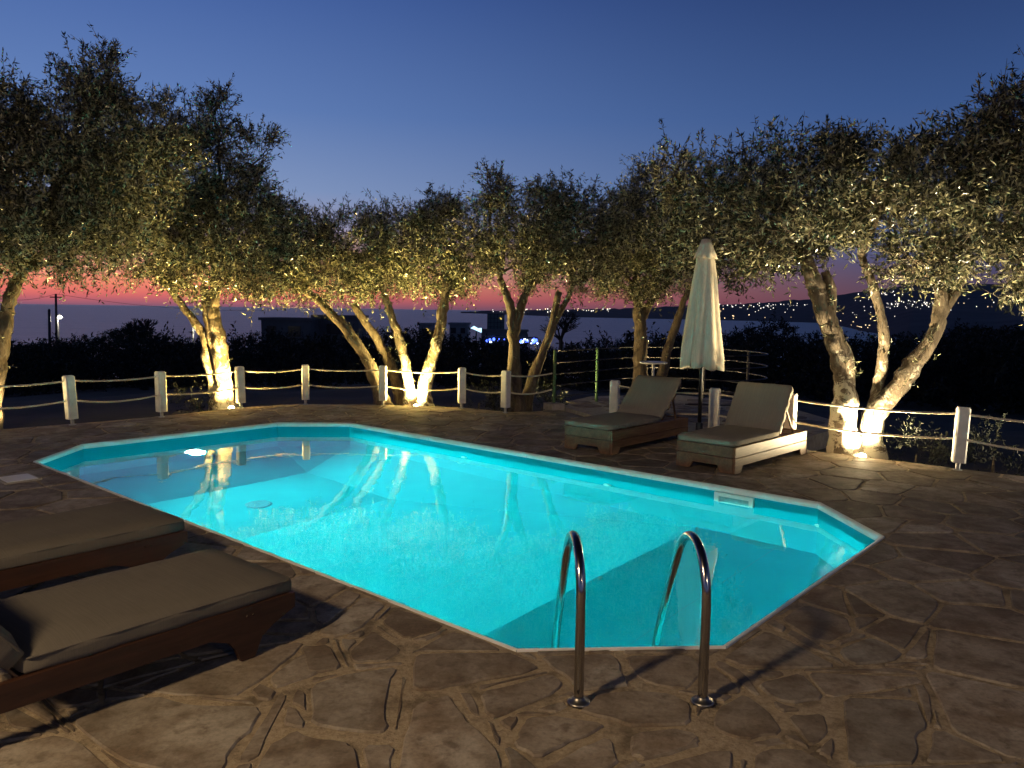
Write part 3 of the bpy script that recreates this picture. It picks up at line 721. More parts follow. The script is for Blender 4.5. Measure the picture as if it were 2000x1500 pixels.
box_lounger((1.137, 8.682, 0.004), LAX + .03, 'dark wooden box lounger left of the closed parasol', (1.55, .765), 1.08, 9)

# ------------------------------------------------------------------ low beds on the near left
def low_bed(foot, rz, label, seed):
    r = tag(empty('sun_bed', (*foot, 0.004), rz), label, 'sun bed', 'low wooden sun beds in the near left'); W = .72; L = 1.92; hx = 1.17
    for y in (-W / 2, W / 2):       # side rail with curved bracket legs
        z0, z1 = .125, .245
        poly = [(-.02, z1), (-.02, z1 - .07), (.10, z0 + .0), (.16, z0 - .04), (.20, .0), (.27, .0), (.29, z0 - .07), (.33, z0 - .02), (.42, z0 + .015)] + [(1.30, z0 + .015), (1.38, z0 - .02), (1.42, z0 - .07), (1.44, 0), (1.52, 0), (1.54, z0 - .04), (1.60, z0 + .01), (L, z0 + .02), (L, z1)]
        y0, y1 = (y - .016, y + .016); n = len(poly); b = MB()
        b.add([(p[0], y0, p[1]) for p in poly] + [(p[0], y1, p[1]) for p in poly], [tuple(range(n)), tuple(range(2 * n - 1, n - 1, -1))] + [(i, n + i, n + (i + 1) % n, (i + 1) % n) for i in range(n)])
        me = b.mesh('side_rail', M_BEDWOOD); bm = bmesh.new(); bm.from_mesh(me); bmesh.ops.recalc_face_normals(bm, faces=bm.faces[:]); bmesh.ops.triangulate(bm, faces=[f for f in bm.faces if len(f.verts) > 4]); bm.to_mesh(me); bm.free()
        o = bpy.data.objects.new('side_rail', me); COL.objects.link(o); o.parent = r
        for xx in (.21, .24):
            MB().tube([(xx, y - .0168 if y < 0 else y + .0168, .205), (xx, (y - .019) if y < 0 else (y + .019), .205)], .004, 8).build('screw', M_STEEL, o)
    for x_ in (.235, 1.48): MB().box((x_, 0, .16), (.05, W - .04, .07)).build('cross_bar', M_BEDWOOD, r, bevel=.004)
    for k in range(9): MB().box((.06 + k * .13, 0, .218), (.085, W - .04, .018)).build('slat', M_BEDWOOD, r, bevel=.003)
    pillow(hx, W + .01, .088, M_CUSH2, 'mattress', r, (hx / 2 - .02, 0, .279), 0, seed, .03)
    an = math.radians(52); L2 = .74; cx_ = hx + .02
    pillow(L2, W + .01, .10, M_CUSH2, 'back_mattress', r, (cx_ + L2 / 2 * math.cos(an) - .03, 0, .30 + L2 / 2 * math.sin(an)), -an, seed + 5, .03)
    nx_, nz_ = math.sin(an), -math.cos(an)
    for k in range(6):
        f_ = .06 + k * .13; MB().box((cx_ + f_ * math.cos(an) + nx_ * .07, 0, .30 + f_ * math.sin(an) + nz_ * .07), (.085, W - .06, .018), 0, -an).build('back_slat', M_BEDWOOD, r)
    for y in (-.28, .28): MB().tube([(cx_ + .5 * math.cos(an) + nx_ * .08, y, .30 + .5 * math.sin(an) + nz_ * .08), (1.78, y, .2)], .014, 8).build('prop_stay', M_BEDWOOD, r)
    return r
BAX = math.atan2(-.775, -.632)
low_bed((-1.335, 3.865), BAX, 'nearest low brown sun bed with beige mattress at the pool edge', 21)
low_bed((-2.27, 4.87), BAX, 'second low sun bed beyond the nearest one, cut off by the frame', 33)

# ------------------------------------------------------------------ closed parasol
UX, UY = 2.26, 9.30
um = tag(empty('parasol', (UX, UY, 0.004)), 'closed cream parasol standing between the two loungers', 'parasol')
MB().tube([(0, 0, .05), (0, 0, 2.50)], .024, 14).build('pole', M_DARKMET, um, smooth=True)
MB().lathe((0, 0, 0), [(.25, 0), (.25, .04), (.22, .06), (.05, .07), (.04, .3), (.026, .3)], 28).build('base', M_DARKMET, um)
b = MB(); NK = 64; rows = [(2.33, .085, 0), (2.2, .105, .10), (2.0, .135, .16), (1.75, .165, .2), (1.5, .195, .22), (1.25, .225, .24), (1.08, .245, .26), (.985, .245, .30)]
for z, R_, am in rows:
    for k in range(NK):
        an = 2 * PI * k / NK; fold = abs(math.sin(4 * an + .4 + .25 * math.sin(z * 2))) ** .7
        rr_ = R_ * (1 - am + am * fold * 1.25) * (1 + .03 * math.sin(3 * an + z * 4))
        zz = z - (.035 * fold if z < 1.0 else 0) + (.02 * math.sin(2 * an) if z < 1.1 else 0)
        b.v.append((rr_ * math.cos(an), rr_ * math.sin(an), zz))
b.f = [(i * NK + k, i * NK + (k + 1) % NK, (i + 1) * NK + (k + 1) % NK, (i + 1) * NK + k) for i in range(len(rows) - 1) for k in range(NK)]
cn = b.build('canopy', M_PARA, um, smooth=True); sm = cn.modifiers.new('s', 'SOLIDIFY'); sm.thickness = .006
b = MB(); rows = [(2.475, .045, 0), (2.40, .075, .05), (2.33, .105, .1), (2.275, .145, .22)]
for z, R_, am in rows:
    for k in range(NK):
        an = 2 * PI * k / NK; fold = abs(math.sin(4 * an + .9)) ** .8; b.v.append((R_ * (1 - am + am * fold) * math.cos(an), R_ * (1 - am + am * fold) * math.sin(an), z - .03 * fold * (am > .2)))
b.f = [(i * NK + k, i * NK + (k + 1) % NK, (i + 1) * NK + (k + 1) % NK, (i + 1) * NK + k) for i in range(len(rows) - 1) for k in range(NK)]
vn = b.build('vent_cap', M_PARA, um, smooth=True); sm = vn.modifiers.new('s', 'SOLIDIFY'); sm.thickness = .005
MB().lathe((0, 0, 2.47), [(.046, 0), (.046, .02), (.03, .03)], 16).build('finial', M_DARKMET, um)

# ------------------------------------------------------------------ olive trees
def leaf_mesh(name, O, D, Lf, Wf, mat):
    n = len(O); R_ = rng.normal(size=(n, 3)); side = np.cross(D, R_); side /= np.linalg.norm(side, axis=1)[:, None] + 1e-9
    L_ = Lf[:, None]; W2 = Wf[:, None] / 2
    V = np.empty((n, 4, 3)); V[:, 0] = O; V[:, 1] = O + D * L_ * .45 + side * W2; V[:, 2] = O + D * L_; V[:, 3] = O + D * L_ * .45 - side * W2
    me = bpy.data.meshes.new(name); me.vertices.add(n * 4); me.vertices.foreach_set('co', V.ravel().astype(np.float32))
    me.loops.add(n * 4); me.loops.foreach_set('vertex_index', np.arange(n * 4, dtype=np.int32)); me.polygons.add(n)
    me.polygons.foreach_set('loop_start', np.arange(0, n * 4, 4, dtype=np.int32)); me.update(calc_edges=True); me.materials.append(mat); return me
def nrm(a): return a / (np.linalg.norm(a, axis=-1, keepdims=True) + 1e-9)
def sprays(cen, rad, ntw, lps, Ll, upw=.35, shell=.55, tw=.28, droop=0):
    d = nrm(rng.normal(size=(ntw, 3))); u = rng.random(ntw) ** (1 / 3); u = shell * np.maximum(u, .72) * rng.uniform(.85, 1.1, ntw) + (1 - shell) * u
    lump = 1 + .16 * np.sin(d[:, 0] * 6 + cen[0] * 5) * np.cos(d[:, 2] * 7 + cen[2] * 3) + .1 * np.sin(d[:, 0] * 15 + d[:, 2] * 13)
    p = cen + d * rad * (u * lump)[:, None]
    ncl = max(7, ntw // 34); own = rng.integers(0, ncl, ntw); q = rng.random(ntw)          # twigs gather in tufts, gaps between
    sg = min(.115, .18 * float(min(rad))) ; p = np.where((q < .80)[:, None], p[own] + rng.normal(size=(ntw, 3)) * sg, p)
    d = nrm((p - cen) / rad)
    td = nrm(d * .8 + rng.normal(size=(ntw, 3)) * .65 + np.array([0, 0, upw - droop])); tl = tw * rng.uniform(.5, 1.3, ntw)
    k = np.tile(np.arange(lps), ntw); ti = np.repeat(np.arange(ntw), lps); f = (k + rng.random(len(k))) / lps
    O = p[ti] + td[ti] * (tl[ti] * f)[:, None]
    O[:, 2] -= .05 * f * f
    D = nrm(td[ti] * .55 + rng.normal(size=(len(ti), 3)) * .62)
    return O, D, Ll * rng.uniform(.6, 1.25, len(ti)), p, td, tl
def tree(label, base, stems, blobs, dens=1.0, shoots=0, leaf=.070, sprout=60, name='olive_tree', lime=False):
    root = tag(empty(name, base), label, 'tree', 'olive trees round the terrace'); off = base
    tb_ = MB(off); ends = []; allp = []
    for si, (pts, r0, r1) in enumerate(stems):
        P_ = catmull(pts, 7); n = len(P_)
        wob = [np.array([random.gauss(0, 1), random.gauss(0, 1), random.gauss(0, .4)]) for _ in range(n)]
        P_ = [p + w * r0 * .07 * (0 if i in (0,) else 1) for i, (p, w) in enumerate(zip(P_, wob))]
        rad = []
        for i in range(n):
            f = i / (n - 1); r = r0 + (r1 - r0) * f
            if si == 0 or pts[0][2] < .3: r *= 1 + .55 * math.exp(-f * 9)
            rad.append(r * (1 + .05 * math.sin(i * .9 + si)))
        tb_.tube(P_, rad, 14, True, .10, si + int(base[0] * 10)); ends.append((P_[-1], r1)); allp += [(p, r) for p, r in zip(P_[n // 3:], rad[n // 3:])]
    lim = MB(off); OO, DD, LL = [], [], []; tw_ = MB(off)
    for bi, (px, py, Y, rx, rz, ry) in enumerate(blobs):
        c = at(px, py, Y); rad = np.array([rx * Y / FPX, ry, rz * Y / FPX])
        e, er = min(ends, key=lambda q: np.linalg.norm(q[0] - c) + .8 * max(0, q[0][2] - c[2]))
        mid = (e + c) / 2 + np.array([random.uniform(-.15, .15), random.uniform(-.15, .15), random.uniform(.0, .15)])
        q = catmull([e, mid, c], 5); lim.tube(q, list(np.linspace(min(er, .045), .014, len(q))), 6, True, .08, bi)
        for k in range(7):
            s = q[random.randrange(len(q) // 2, len(q))]; d = nrm(rng.normal(size=3)); tgt = c + d * rad * random.uniform(.6, .95)
            m2 = (s + tgt) / 2 + rng.normal(size=3) * .07; lim.tube(catmull([s, m2, tgt], 3), list(np.linspace(.012, .004, 7)), 5, False)
        A = PI * rad[0] * rad[2]; area = .5 * leaf * leaf * .25; nl = int(A * 4.9 * dens / area * min(1.5, max(.8, (ry / .7)))); lps = 13; ntw = max(8, nl // lps)
        O, D, L_, p, td, tl = sprays(c, rad, ntw, lps, leaf); OO.append(O); DD.append(D); LL.append(L_)
        sel = rng.choice(ntw, min(ntw, 170), replace=False)
        for i in sel: tw_.tube([p[i] - td[i] * .12, p[i] + td[i] * tl[i] * .5, p[i] + td[i] * tl[i]], [.0045, .0032, .002], 3, False)
        if shoots:
            ns = int(shoots * A) + 1
            for _ in range(ns):            # long upright shoots breaking the outline
                a = random.uniform(0, 2 * PI); rr_ = random.random() ** .5; s = c + np.array([math.cos(a) * rr_ * rad[0], math.sin(a) * rr_ * rad[1], rad[2] * math.sqrt(max(0, 1 - rr_ * rr_)) * .85])
                d = nrm(np.array([math.cos(a) * rr_ * .7 + random.gauss(0, .25), random.gauss(0, .25), 1.0])); ln = random.uniform(.14, .40)
                tw_.tube([s, s + d * ln * .5, s + d * ln], [.006, .004, .002], 3, False)
                m = int(ln * 95); f = rng.random(m); OO.append(s + d * (ln * f)[:, None]); DD.append(nrm(d * .7 + rng.normal(size=(m, 3)) * .6)); LL.append(leaf * rng.uniform(.6, 1.2, m))
    for _ in range(sprout):               # water shoots on the bark
        p, r = random.choice(allp); d = nrm(rng.normal(size=3) + np.array([0, -.4, .5])); s = p + d * r * .9; m = random.randint(4, 10); ln = random.uniform(.05, .16)
        OO.append(s + d * (ln * rng.random(m))[:, None]); DD.append(nrm(d * .6 + rng.normal(size=(m, 3)) * .7)); LL.append(leaf * rng.uniform(.5, .9, m))
    O = np.concatenate(OO) - np.array(off); D = np.concatenate(DD); L_ = np.concatenate(LL)
    tr_ = tb_.build('trunk', M_LIME if lime else M_BARK, root, smooth=True); lim.build('limbs', M_BARK, tr_, smooth=True)
    cr = bpy.data.objects.new('crown', leaf_mesh('crown', O, D, L_, L_ * rng.uniform(.20, .29, len(L_)), M_LEAF)); COL.objects.link(cr); cr.parent = root
    tw_.build('twigs', M_TWIG, cr)['kind'] = 'stuff'
    return len(O)
def st(Y, *pts): return [at(px, py, Y + (dy[0] if dy else 0)) for px, py, *dy in pts]
nl = 0
b1 = at(-25, 850, 10.45)
nl += tree('tall dark olive tree cut off by the left frame edge', (b1[0], b1[1], -.2),
     [(st(10.45, (-25, 845), (-12, 760), (5, 660), (18, 590), (42, 530)), .13, .07), (st(10.5, (-25, 800), (-50, 700), (-70, 600), (-90, 520)), .09, .06)],
     [(60, 330, 10.3, 150, 130, .9), (170, 260, 10.5, 110, 110, .8), (170, 170, 10.6, 50, 62, .4), (205, 190, 10.5, 42, 60, .4), (45, 240, 10.2, 55, 66, .45), (255, 320, 10.6, 80, 110, .7), (85, 465, 10, 135, 70, .9),
      (-120, 380, 10, 150, 170, .9), (215, 450, 10.4, 95, 80, .7), (320, 300, 10.9, 55, 85, .5), (150, 400, 10.2, 120, 80, .8), (-20, 275, 10.2, 60, 70, .5)], 1.0, 5)
b2 = at(437, 800, 12.95)
nl += tree('olive tree with upright tall sprays behind the left fence, brightly lit trunk', (b2[0], b2[1], -.2),
     [(st(12.95, (437, 800), (436, 740), (428, 670), (418, 610), (420, 560)), .15, .085), (st(13.0, (425, 770), (405, 705), (395, 650), (350, 590), (312, 535)), .085, .05), (st(12.97, (436, 740), (415, 660), (402, 600), (400, 560)), .09, .06)],
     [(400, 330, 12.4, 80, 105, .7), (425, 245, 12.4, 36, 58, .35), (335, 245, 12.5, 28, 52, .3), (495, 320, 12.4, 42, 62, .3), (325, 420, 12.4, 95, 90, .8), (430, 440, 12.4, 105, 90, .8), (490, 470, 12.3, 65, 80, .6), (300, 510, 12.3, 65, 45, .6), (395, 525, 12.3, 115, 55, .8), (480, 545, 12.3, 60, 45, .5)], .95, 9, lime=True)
b3 = at(752, 800, 13.2)
nl += tree('olive tree with two bare stems leaning left, between the left and middle posts', (b3[0], b3[1], -.2),
     [(st(13.2, (752, 805), (735, 745), (700, 675), (650, 615), (598, 568)), .12, .06), (st(13.9, (785, 800), (770, 730), (735, 660), (690, 595)), .11, .06)],
     [(605, 485, 13.2, 80, 66, .8), (690, 470, 13.4, 80, 56, .8), (560, 510, 13.1, 60, 62, .6), (640, 535, 13.2, 85, 42, .8), (545, 560, 13.0, 45, 40, .5), (720, 530, 13.5, 60, 50, .6), (560, 420, 13.2, 32, 30, .4)], .95, 5)
b4 = at(815, 800, 13.4)
nl += tree('olive tree with white limewashed forked trunk in the middle', (b4[0], b4[1], -.2),
     [(st(13.4, (803, 806), (798, 745), (785, 680), (765, 620), (752, 575)), .10, .06), (st(13.35, (828, 806), (832, 740), (850, 680), (865, 610), (872, 550)), .125, .07)],
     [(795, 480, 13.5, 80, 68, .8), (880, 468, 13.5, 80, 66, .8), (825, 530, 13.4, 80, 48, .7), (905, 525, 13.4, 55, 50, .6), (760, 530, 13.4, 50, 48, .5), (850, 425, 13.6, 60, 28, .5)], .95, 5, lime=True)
b5 = at(1012, 812, 12.75)
nl += tree('dark trunked olive tree just left of the green railing', (b5[0], b5[1], -.2),
     [(st(12.75, (1008, 815), (1004, 740), (1003, 660), (996, 600), (978, 545)), .13, .055), (st(12.75, (1003, 660), (1018, 600), (1035, 555)), .085, .05), (st(12.95, (1020, 810), (1048, 720), (1078, 640), (1092, 570)), .10, .05), (st(12.95, (1078, 640), (1105, 590), (1120, 555)), .05, .035)],
     [(975, 450, 12.8, 62, 68, .7), (1055, 438, 12.9, 80, 68, .8), (1130, 438, 12.9, 75, 70, .8), (962, 375, 12.8, 30, 30, .3), (1005, 520, 12.7, 50, 40, .5), (1095, 530, 12.9, 75, 42, .6), (1170, 480, 13.1, 55, 70, .6), (1050, 480, 12.6, 90, 50, .7)], 1.0, 5)
b6 = at(1255, 790, 14.3)
nl += tree('olive tree behind the railing with a forked dark trunk', (b6[0], b6[1], -.05),
     [(st(14.3, (1252, 800), (1250, 700), (1250, 630), (1240, 560)), .15, .08), (st(14.3, (1250, 630), (1275, 585), (1305, 550)), .08, .05), (st(14.0, (1282, 790), (1300, 700), (1325, 620), (1345, 560)), .10, .05)],
     [(1215, 470, 14.4, 60, 80, .8), (1280, 450, 14.4, 80, 90, .9), (1350, 470, 14.2, 70, 70, .8), (1235, 545, 14.2, 65, 38, .7), (1310, 530, 14.2, 75, 42, .7), (1270, 375, 14.6, 42, 55, .4), (1180, 520, 14.3, 40, 45, .5)], 1.0, 5)
b7 = at(1672, 892, 9.25)
nl += tree('large spreading olive tree with three lit stems behind the right fence', (b7[0], b7[1], -.2),
     [(st(9.25, (1652, 898), (1646, 810), (1650, 725), (1622, 640), (1598, 572), (1572, 505)), .15, .085), (st(9.3, (1692, 898), (1710, 815), (1775, 725), (1830, 640), (1838, 560)), .145, .065), (st(9.45, (1705, 800), (1722, 720), (1724, 640), (1705, 560), (1682, 500)), .075, .042),
      (st(9.3, (1825, 640), (1870, 560), (1900, 500)), .07, .04), (st(9.25, (1615, 640), (1625, 580), (1612, 530)), .07, .05)],
     [(1375, 400, 10.65, 95, 110, .7), (1470, 360, 10.35, 95, 78, .8), (1590, 350, 9.4, 110, 76, .9), (1420, 490, 10.35, 85, 60, .7), (1545, 428, 9.2, 120, 64, .9), (1700, 345, 9.3, 115, 74, .9), (1690, 420, 9.0, 120, 58, .9), (1810, 360, 9.0, 95, 88, .8), (1840, 460, 8.9, 90, 75, .8),
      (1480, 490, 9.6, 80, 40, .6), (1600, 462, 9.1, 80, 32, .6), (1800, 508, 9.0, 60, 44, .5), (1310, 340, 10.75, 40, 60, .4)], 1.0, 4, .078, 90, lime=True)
b8 = at(2170, 930, 8.3)
nl += tree('tall olive tree cut off by the right frame edge, pale leaves high up', (b8[0], b8[1], -.2),
     [(st(8.3, (2170, 960), (2165, 800), (2140, 660), (2100, 540)), .15, .08), (st(8.3, (2165, 800), (2220, 640), (2240, 540)), .1, .06)],
     [(1950, 330, 8.6, 85, 90, .7), (1950, 245, 8.6, 58, 66, .5), (2010, 220, 8.5, 55, 72, .5), (1935, 430, 8.6, 90, 75, .7), (2060, 350, 8.4, 120, 130, .9), (1975, 520, 8.5, 75, 48, .6), (2160, 420, 8.3, 120, 130, .9), (2080, 500, 8.3, 90, 60, .7)], .9, 5, .078, 20)
print('leaves', nl)

# ------------------------------------------------------------------ garden spotlights at the trunks
def spot(loc, aim, label, power=1.0, col=WARM):
    r = tag(empty('garden_spotlight', loc), label, 'spotlight', 'warm garden spotlights under the trees'); d = nrm(np.array(aim, float))
    MB().tube([(0, 0, -.2), (0, 0, .09)], .008, 8).build('stake', M_DARKMET, r)
    c = np.array([0, 0, .12]); hs = MB().tube([c - d * .05, c - d * .045, c + d * .035], [.025, .04, .048], 16, False).build('housing', M_DARKMET, r, smooth=True)
    MB().tube([c + d * .030, c + d * .052, c + d * .066, c + d * .074], [.044, .044, .034, .012], 16).build('lens', M_LENS, hs)
    L = bpy.data.lights.new('spot_bulb', 'SPOT'); L.energy = P_UP * power; L.color = col; L.spot_size = PI; L.spot_blend = 1.0; L.shadow_soft_size = .03
    o = bpy.data.objects.new('spot_bulb', L); COL.objects.link(o); o.parent = r; o.location = c + d * .10; o.rotation_euler = Vector(d).to_track_quat('-Z', 'Y').to_euler()
def gp(px, py, Y): p = at(px, py, Y); return (p[0], p[1], -.185)
spot(gp(-12, 850, 10.2), (0, .25, 1), 'spotlight at the foot of the leftmost tree', .2)
spot(gp(452, 796, 12.56), (-.05, -.08, 1), 'bright spotlight at the lit trunk beside the third left post', 1.6, (1, .70, .22))
spot(gp(812, 800, 13.12), (.0, -.08, 1), 'spotlight at the foot of the limewashed forked trunk', 1.6, (1, .75, .25))
spot(gp(1085, 800, 13.55), (.1, .1, 1), 'spotlight hidden behind the dark trunk by the green railing', .25)
spot(gp(1300, 800, 14.7), (.1, -.1, 1), 'spotlight behind the railing tree', .25)
spot(gp(1684, 882, 9.0), (-.04, -.15, 1), 'glaring spotlight in front of the large right tree', 1.1, (1, .80, .46))
spot(gp(2120, 900, 8.0), (-.15, .1, 1), 'spotlight under the tree at the right frame edge', .5, (1, .84, .55))

# ------------------------------------------------------------------ lamp post of the house terrace, behind the camera on the left
lpst = tag(empty('lamp_post', (-3.05, -.20, 0)), 'lamp post with warm lantern beside the near sun beds, out of frame', 'lamp post')
MB().tube([(0, 0, 0), (0, 0, 3.28)], .03, 12).lathe((0, 0, 0), [(.09, 0), (.09, .02), (.04, .06)], 16).build('pole', M_DARKMET, lpst)
MB().lathe((0, 0, 3.49), [(.11, 0), (.12, .01), (.02, .09)], 16).build('cap', M_DARKMET, lpst)
MB().tube([(0, 0, 3.29), (0, 0, 3.48)], [.05, .05], 14).build('lamp_globe', emit('lamp_globe', (1, .8, .5), 12), lpst)
L = bpy.data.lights.new('lantern_bulb', 'POINT'); L.energy = P_LAMP; L.color = LAMPC; L.shadow_soft_size = .2
o = bpy.data.objects.new('lantern_bulb', L); COL.objects.link(o); o.parent = lpst; o.location = (.09, .06, 3.38)

wl_ = tag(empty('wall_lantern', (3.6, -2.6, 2.9)), 'lantern on a tall bracket post behind the camera, out of frame', 'lantern')
MB().tube([(0, 0, -2.9), (0, 0, -.12)], .035, 10).build('post', M_DARKMET, wl_); MB().lathe((0, 0, .12), [(.10, 0), (.02, .08)], 14).build('cap', M_DARKMET, wl_)
MB().tube([(0, 0, -.1), (0, 0, .11)], .05, 12).build('lamp_globe', emit('lantern_globe', (1, .88, .65), 8), wl_)
L = bpy.data.lights.new('lantern_bulb', 'POINT'); L.energy = P_LAMP * .16; L.color = (1, .80, .55); L.shadow_soft_size = .08
o = bpy.data.objects.new('lantern_bulb', L); COL.objects.link(o); o.parent = wl_; o.location = (-.05, .12, 0)

# ------------------------------------------------------------------ garden shrubs and the dark scrub beyond
def shrub(px, py, Y, r, label, n=1500, mat=M_SHRUB):
    p = at(px, py, Y); root = tag(empty('garden_shrub', (p[0], p[1], -.2)), label, 'shrub', 'low shrubs behind the fence')
    O, D, L_, *_ = sprays(np.array([0, 0, r * .6]), np.array([r, r, r * .8]), n // 10, 10, .05, .6)
    o = bpy.data.objects.new('foliage', leaf_mesh('foliage', O, D, L_, L_ * .3, mat)); COL.objects.link(o); o.parent = root
    MB().tube([(0, 0, 0), (0, 0, r * .6)], [.02, .008], 6).build('stem', M_TWIG, root)
shrub(935, 790, 13.4, .36, 'low shrub between the dark tree and the forked trunk'); shrub(1058, 805, 13.1, .34, 'low shrub at the foot of the green railing')
shrub(1790, 880, 9.0, .34, 'low shrub right of the large tree under the rope', 1200); shrub(1940, 900, 8.8, .38, 'low shrub near the right frame edge behind the fence', 1200); shrub(390, 815, 12.9, .35, 'low shrub left of the brightly lit trunk')
SKYL = [(-200, 668), (0, 668), (60, 672), (110, 664), (180, 655), (240, 640), (275, 632), (320, 652), (380, 664), (440, 668), (480, 650), (520, 648), (600, 655), (690, 652), (760, 636), (800, 640), (850, 648), (920, 662), (1000, 672), (1080, 672), (1150, 668), (1230, 660), (1330, 652), (1400, 660), (1460, 638), (1510, 628), (1560, 640), (1600, 652), (1700, 656), (1800, 650), (1900, 640), (2200, 630)]
OO, DD, LL = [], [], []
for _ in range(700):
    px = random.uniform(-150, 2150); Y = random.uniform(24, 75); top = interp(SKYL, px) + abs(random.gauss(0, 7)) + random.uniform(0, 30) * (random.random() < .5)
    p = at(px, top, Y); x, y, zt = p; hb = max(1.2, zt - hgt(x, y)); rz = min(hb * .6, random.uniform(.7, 1.6)); rx = random.uniform(.8, 1.8)
    c = np.array([x, y, zt - rz]); O, D, L_, *_ = sprays(c, np.array([rx, rx, rz]), 60, 9, .15, .5, .7, .45); OO.append(O); DD.append(D); LL.append(L_)
    lo_ = zt - 2 * rz
    while lo_ > hgt(x, y):
        O, D, L_, *_ = sprays(np.array([x, y, lo_]), np.array([rx * 1.1, rx, 1.3]), 26, 9, .30, .3, .7, .5); OO.append(O); DD.append(D); LL.append(L_); lo_ -= 1.5
O = np.concatenate(OO); D = np.concatenate(DD); L_ = np.concatenate(LL)
sb = bpy.data.objects.new('scrub', leaf_mesh('scrub', O, D, L_, L_ * .38, M_SCRUB)); COL.objects.link(sb)
tag(sb, 'dark mass of scrub falling away towards the sea', 'scrub', kind='stuff')

# bare branching tree in front of the sea
def bare_tree(px, base_py, Y, hgt_px, label, seed):
    rr = random.Random(seed); b0 = at(px, base_py, Y); root = tag(empty('bare_tree', tuple(b0)), label, 'tree'); tb_ = MB(tuple(b0)); tw_ = MB(tuple(b0)); H = hgt_px * Y / FPX
    def grow(p, d, ln, r, dep):
        q = p + d * ln; (tb_ if dep > 3 else tw_).tube([p, (p + q) / 2 + np.array([rr.gauss(0, .05), rr.gauss(0, .05), 0]) * ln, q], [r, r * .85, r * .7], 5, False)
        if dep:
            for _ in range(3 if dep > 1 else 2):
                nd_ = nrm(d + np.array([rr.gauss(0, .55), rr.gauss(0, .55), rr.uniform(-.1, .4)])); grow(q, nd_, ln * rr.uniform(.6, .85), r * .62, dep - 1)
    for _ in range(3): grow(b0, nrm(np.array([rr.gauss(0, .45), rr.gauss(0, .4), 1])), H * .34, .05 * Y / 22, 5)
    tb_.build('trunk', M_SCRUB, root); tw_.build('branches', M_SCRUB, root)
bare_tree(1095, 690, 24, 80, 'bare twiggy tree against the bay left of the green railing', 4)
bare_tree(272, 668, 40, 46, 'small open branched tree in the scrub at left', 8)

# palms by the shore
def palm(px, top, Y, hm, label, seed):
    rr = random.Random(seed); c = at(px, top, Y); base = (c[0], c[1], c[2] - hm); root = tag(empty('palm_tree', base), label, 'palm tree', 'palms near the shore')
    MB(base).tube([base, (c[0] + .1, c[1], c[2] - hm * .5), c], [.3, .22, .2], 8).build('trunk', M_SCRUB, root)
    b = MB(base)
    for k in range(22):
        a = rr.uniform(0, 6.28); el = rr.uniform(-.5, 1.1); L2 = rr.uniform(1.3, 2.0); pts = []
        for i in range(6):
            f = i / 5; pts.append(c + np.array([math.cos(a) * math.cos(el) * L2 * f, math.sin(a) * math.cos(el) * L2 * f, math.sin(el) * L2 * f - 1.1 * f * f]))
        for i in range(5):
            s_ = np.array([-math.sin(a), math.cos(a), -.5]) * .28 * (1 - .6 * i / 5)
            b.add([pts[i], pts[i] + s_, pts[i + 1] + s_ * .8, pts[i + 1]], [(0, 1, 2, 3)]); s_ = s_ * np.array([-1, -1, 1]); b.add([pts[i], pts[i] + s_, pts[i + 1] + s_ * .8, pts[i + 1]], [(0, 1, 2, 3)])
    b.build('fronds', M_SCRUB, root)
palm(1385, 648, 130, 9, 'palm tree right of the parasol by the bay', 1); palm(1232, 652, 140, 8, 'palm tree left of the railing tree by the bay', 2)

# ------------------------------------------------------------------ buildings below
def house(px0, px1, ptop, pbot, Y, label, wall, wins=(), roof=.25):
    a, b = at(px0, ptop, Y), at(px1, ptop, Y); z1 = min(a[2], b[2]); z0 = at(px0, pbot, Y)[2] - 6; w = b[0] - a[0]; dp = max(5, w * .7); cx_ = (a[0] + b[0]) / 2
    root = tag(empty('house', (cx_, Y + dp / 2, z0)), label, 'house'); H = z1 - z0
    MB().box((0, 0, H / 2), (w, dp, H)).build('wall', wall, root); MB().box((0, 0, H + .08), (w + roof * 2, dp + roof * 2, .3)).build('roof', wall, root)
    for (u0, u1, v0, v1) in wins:
        wd = MB().box((-w / 2 + w * (u0 + u1) / 2, -dp / 2 - .02, H - (v0 + v1) / 2), (w * (u1 - u0), .1, v1 - v0)).build('window', M_GLASSD, root)
        MB().box((-w / 2 + w * (u0 + u1) / 2, -dp / 2 - .06, H - v1 - .06), (w * (u1 - u0) + .3, .2, .1)).build('sill', wall, wd)
house(510, 606, 624, 662, 88, 'dark flat roofed house among the scrub left of centre', M_BWALLD, [(.12, .3, .7, 1.9), (.55, .8, .7, 1.9)])
house(612, 700, 619, 662, 92, 'taller dark house wing beside the flat roofed house', M_BWALLD, [(.3, .6, .8, 2.0)])
house(818, 842, 634, 660, 120, 'small pale house left of the limewashed trunk', M_BWALL, [(.3, .7, .6, 1.4)])
house(878, 914, 633, 660, 130, 'pale flat roofed house right of the limewashed trunk', M_BWALL, [(.1, .35, .6, 1.5), (.6, .85, .6, 1.5)])
house(940, 1030, 646, 672, 150, 'low pale villa with rocky garden behind the blue lights', M_BWALLD, [(.2, .4, .8, 1.8)])
# tower wrapped in netting
a, b = at(952, 613, 155), at(985, 613, 155); tw0 = tag(empty('tower_block', ((a[0] + b[0]) / 2, 157, a[2] - 9)), 'grey green gridded tower block rising against the sea', 'tower'); w = b[0] - a[0]
MB().box((0, 0, 4.5), (w, w, 9)).build('wall', plain('netting', (.16, .2, .19), .9), tw0)
for k in range(6): MB().box((-w / 2 + w * k / 5, -w / 2 - .06, 4.5), (.08, .1, 9)).build('mullion', M_DARKMET, tw0)
for k in range(7): MB().box((0, -w / 2 - .1, 9 - k * .85), (w, .08, .07)).build('floor_band', M_DARKMET, tw0)
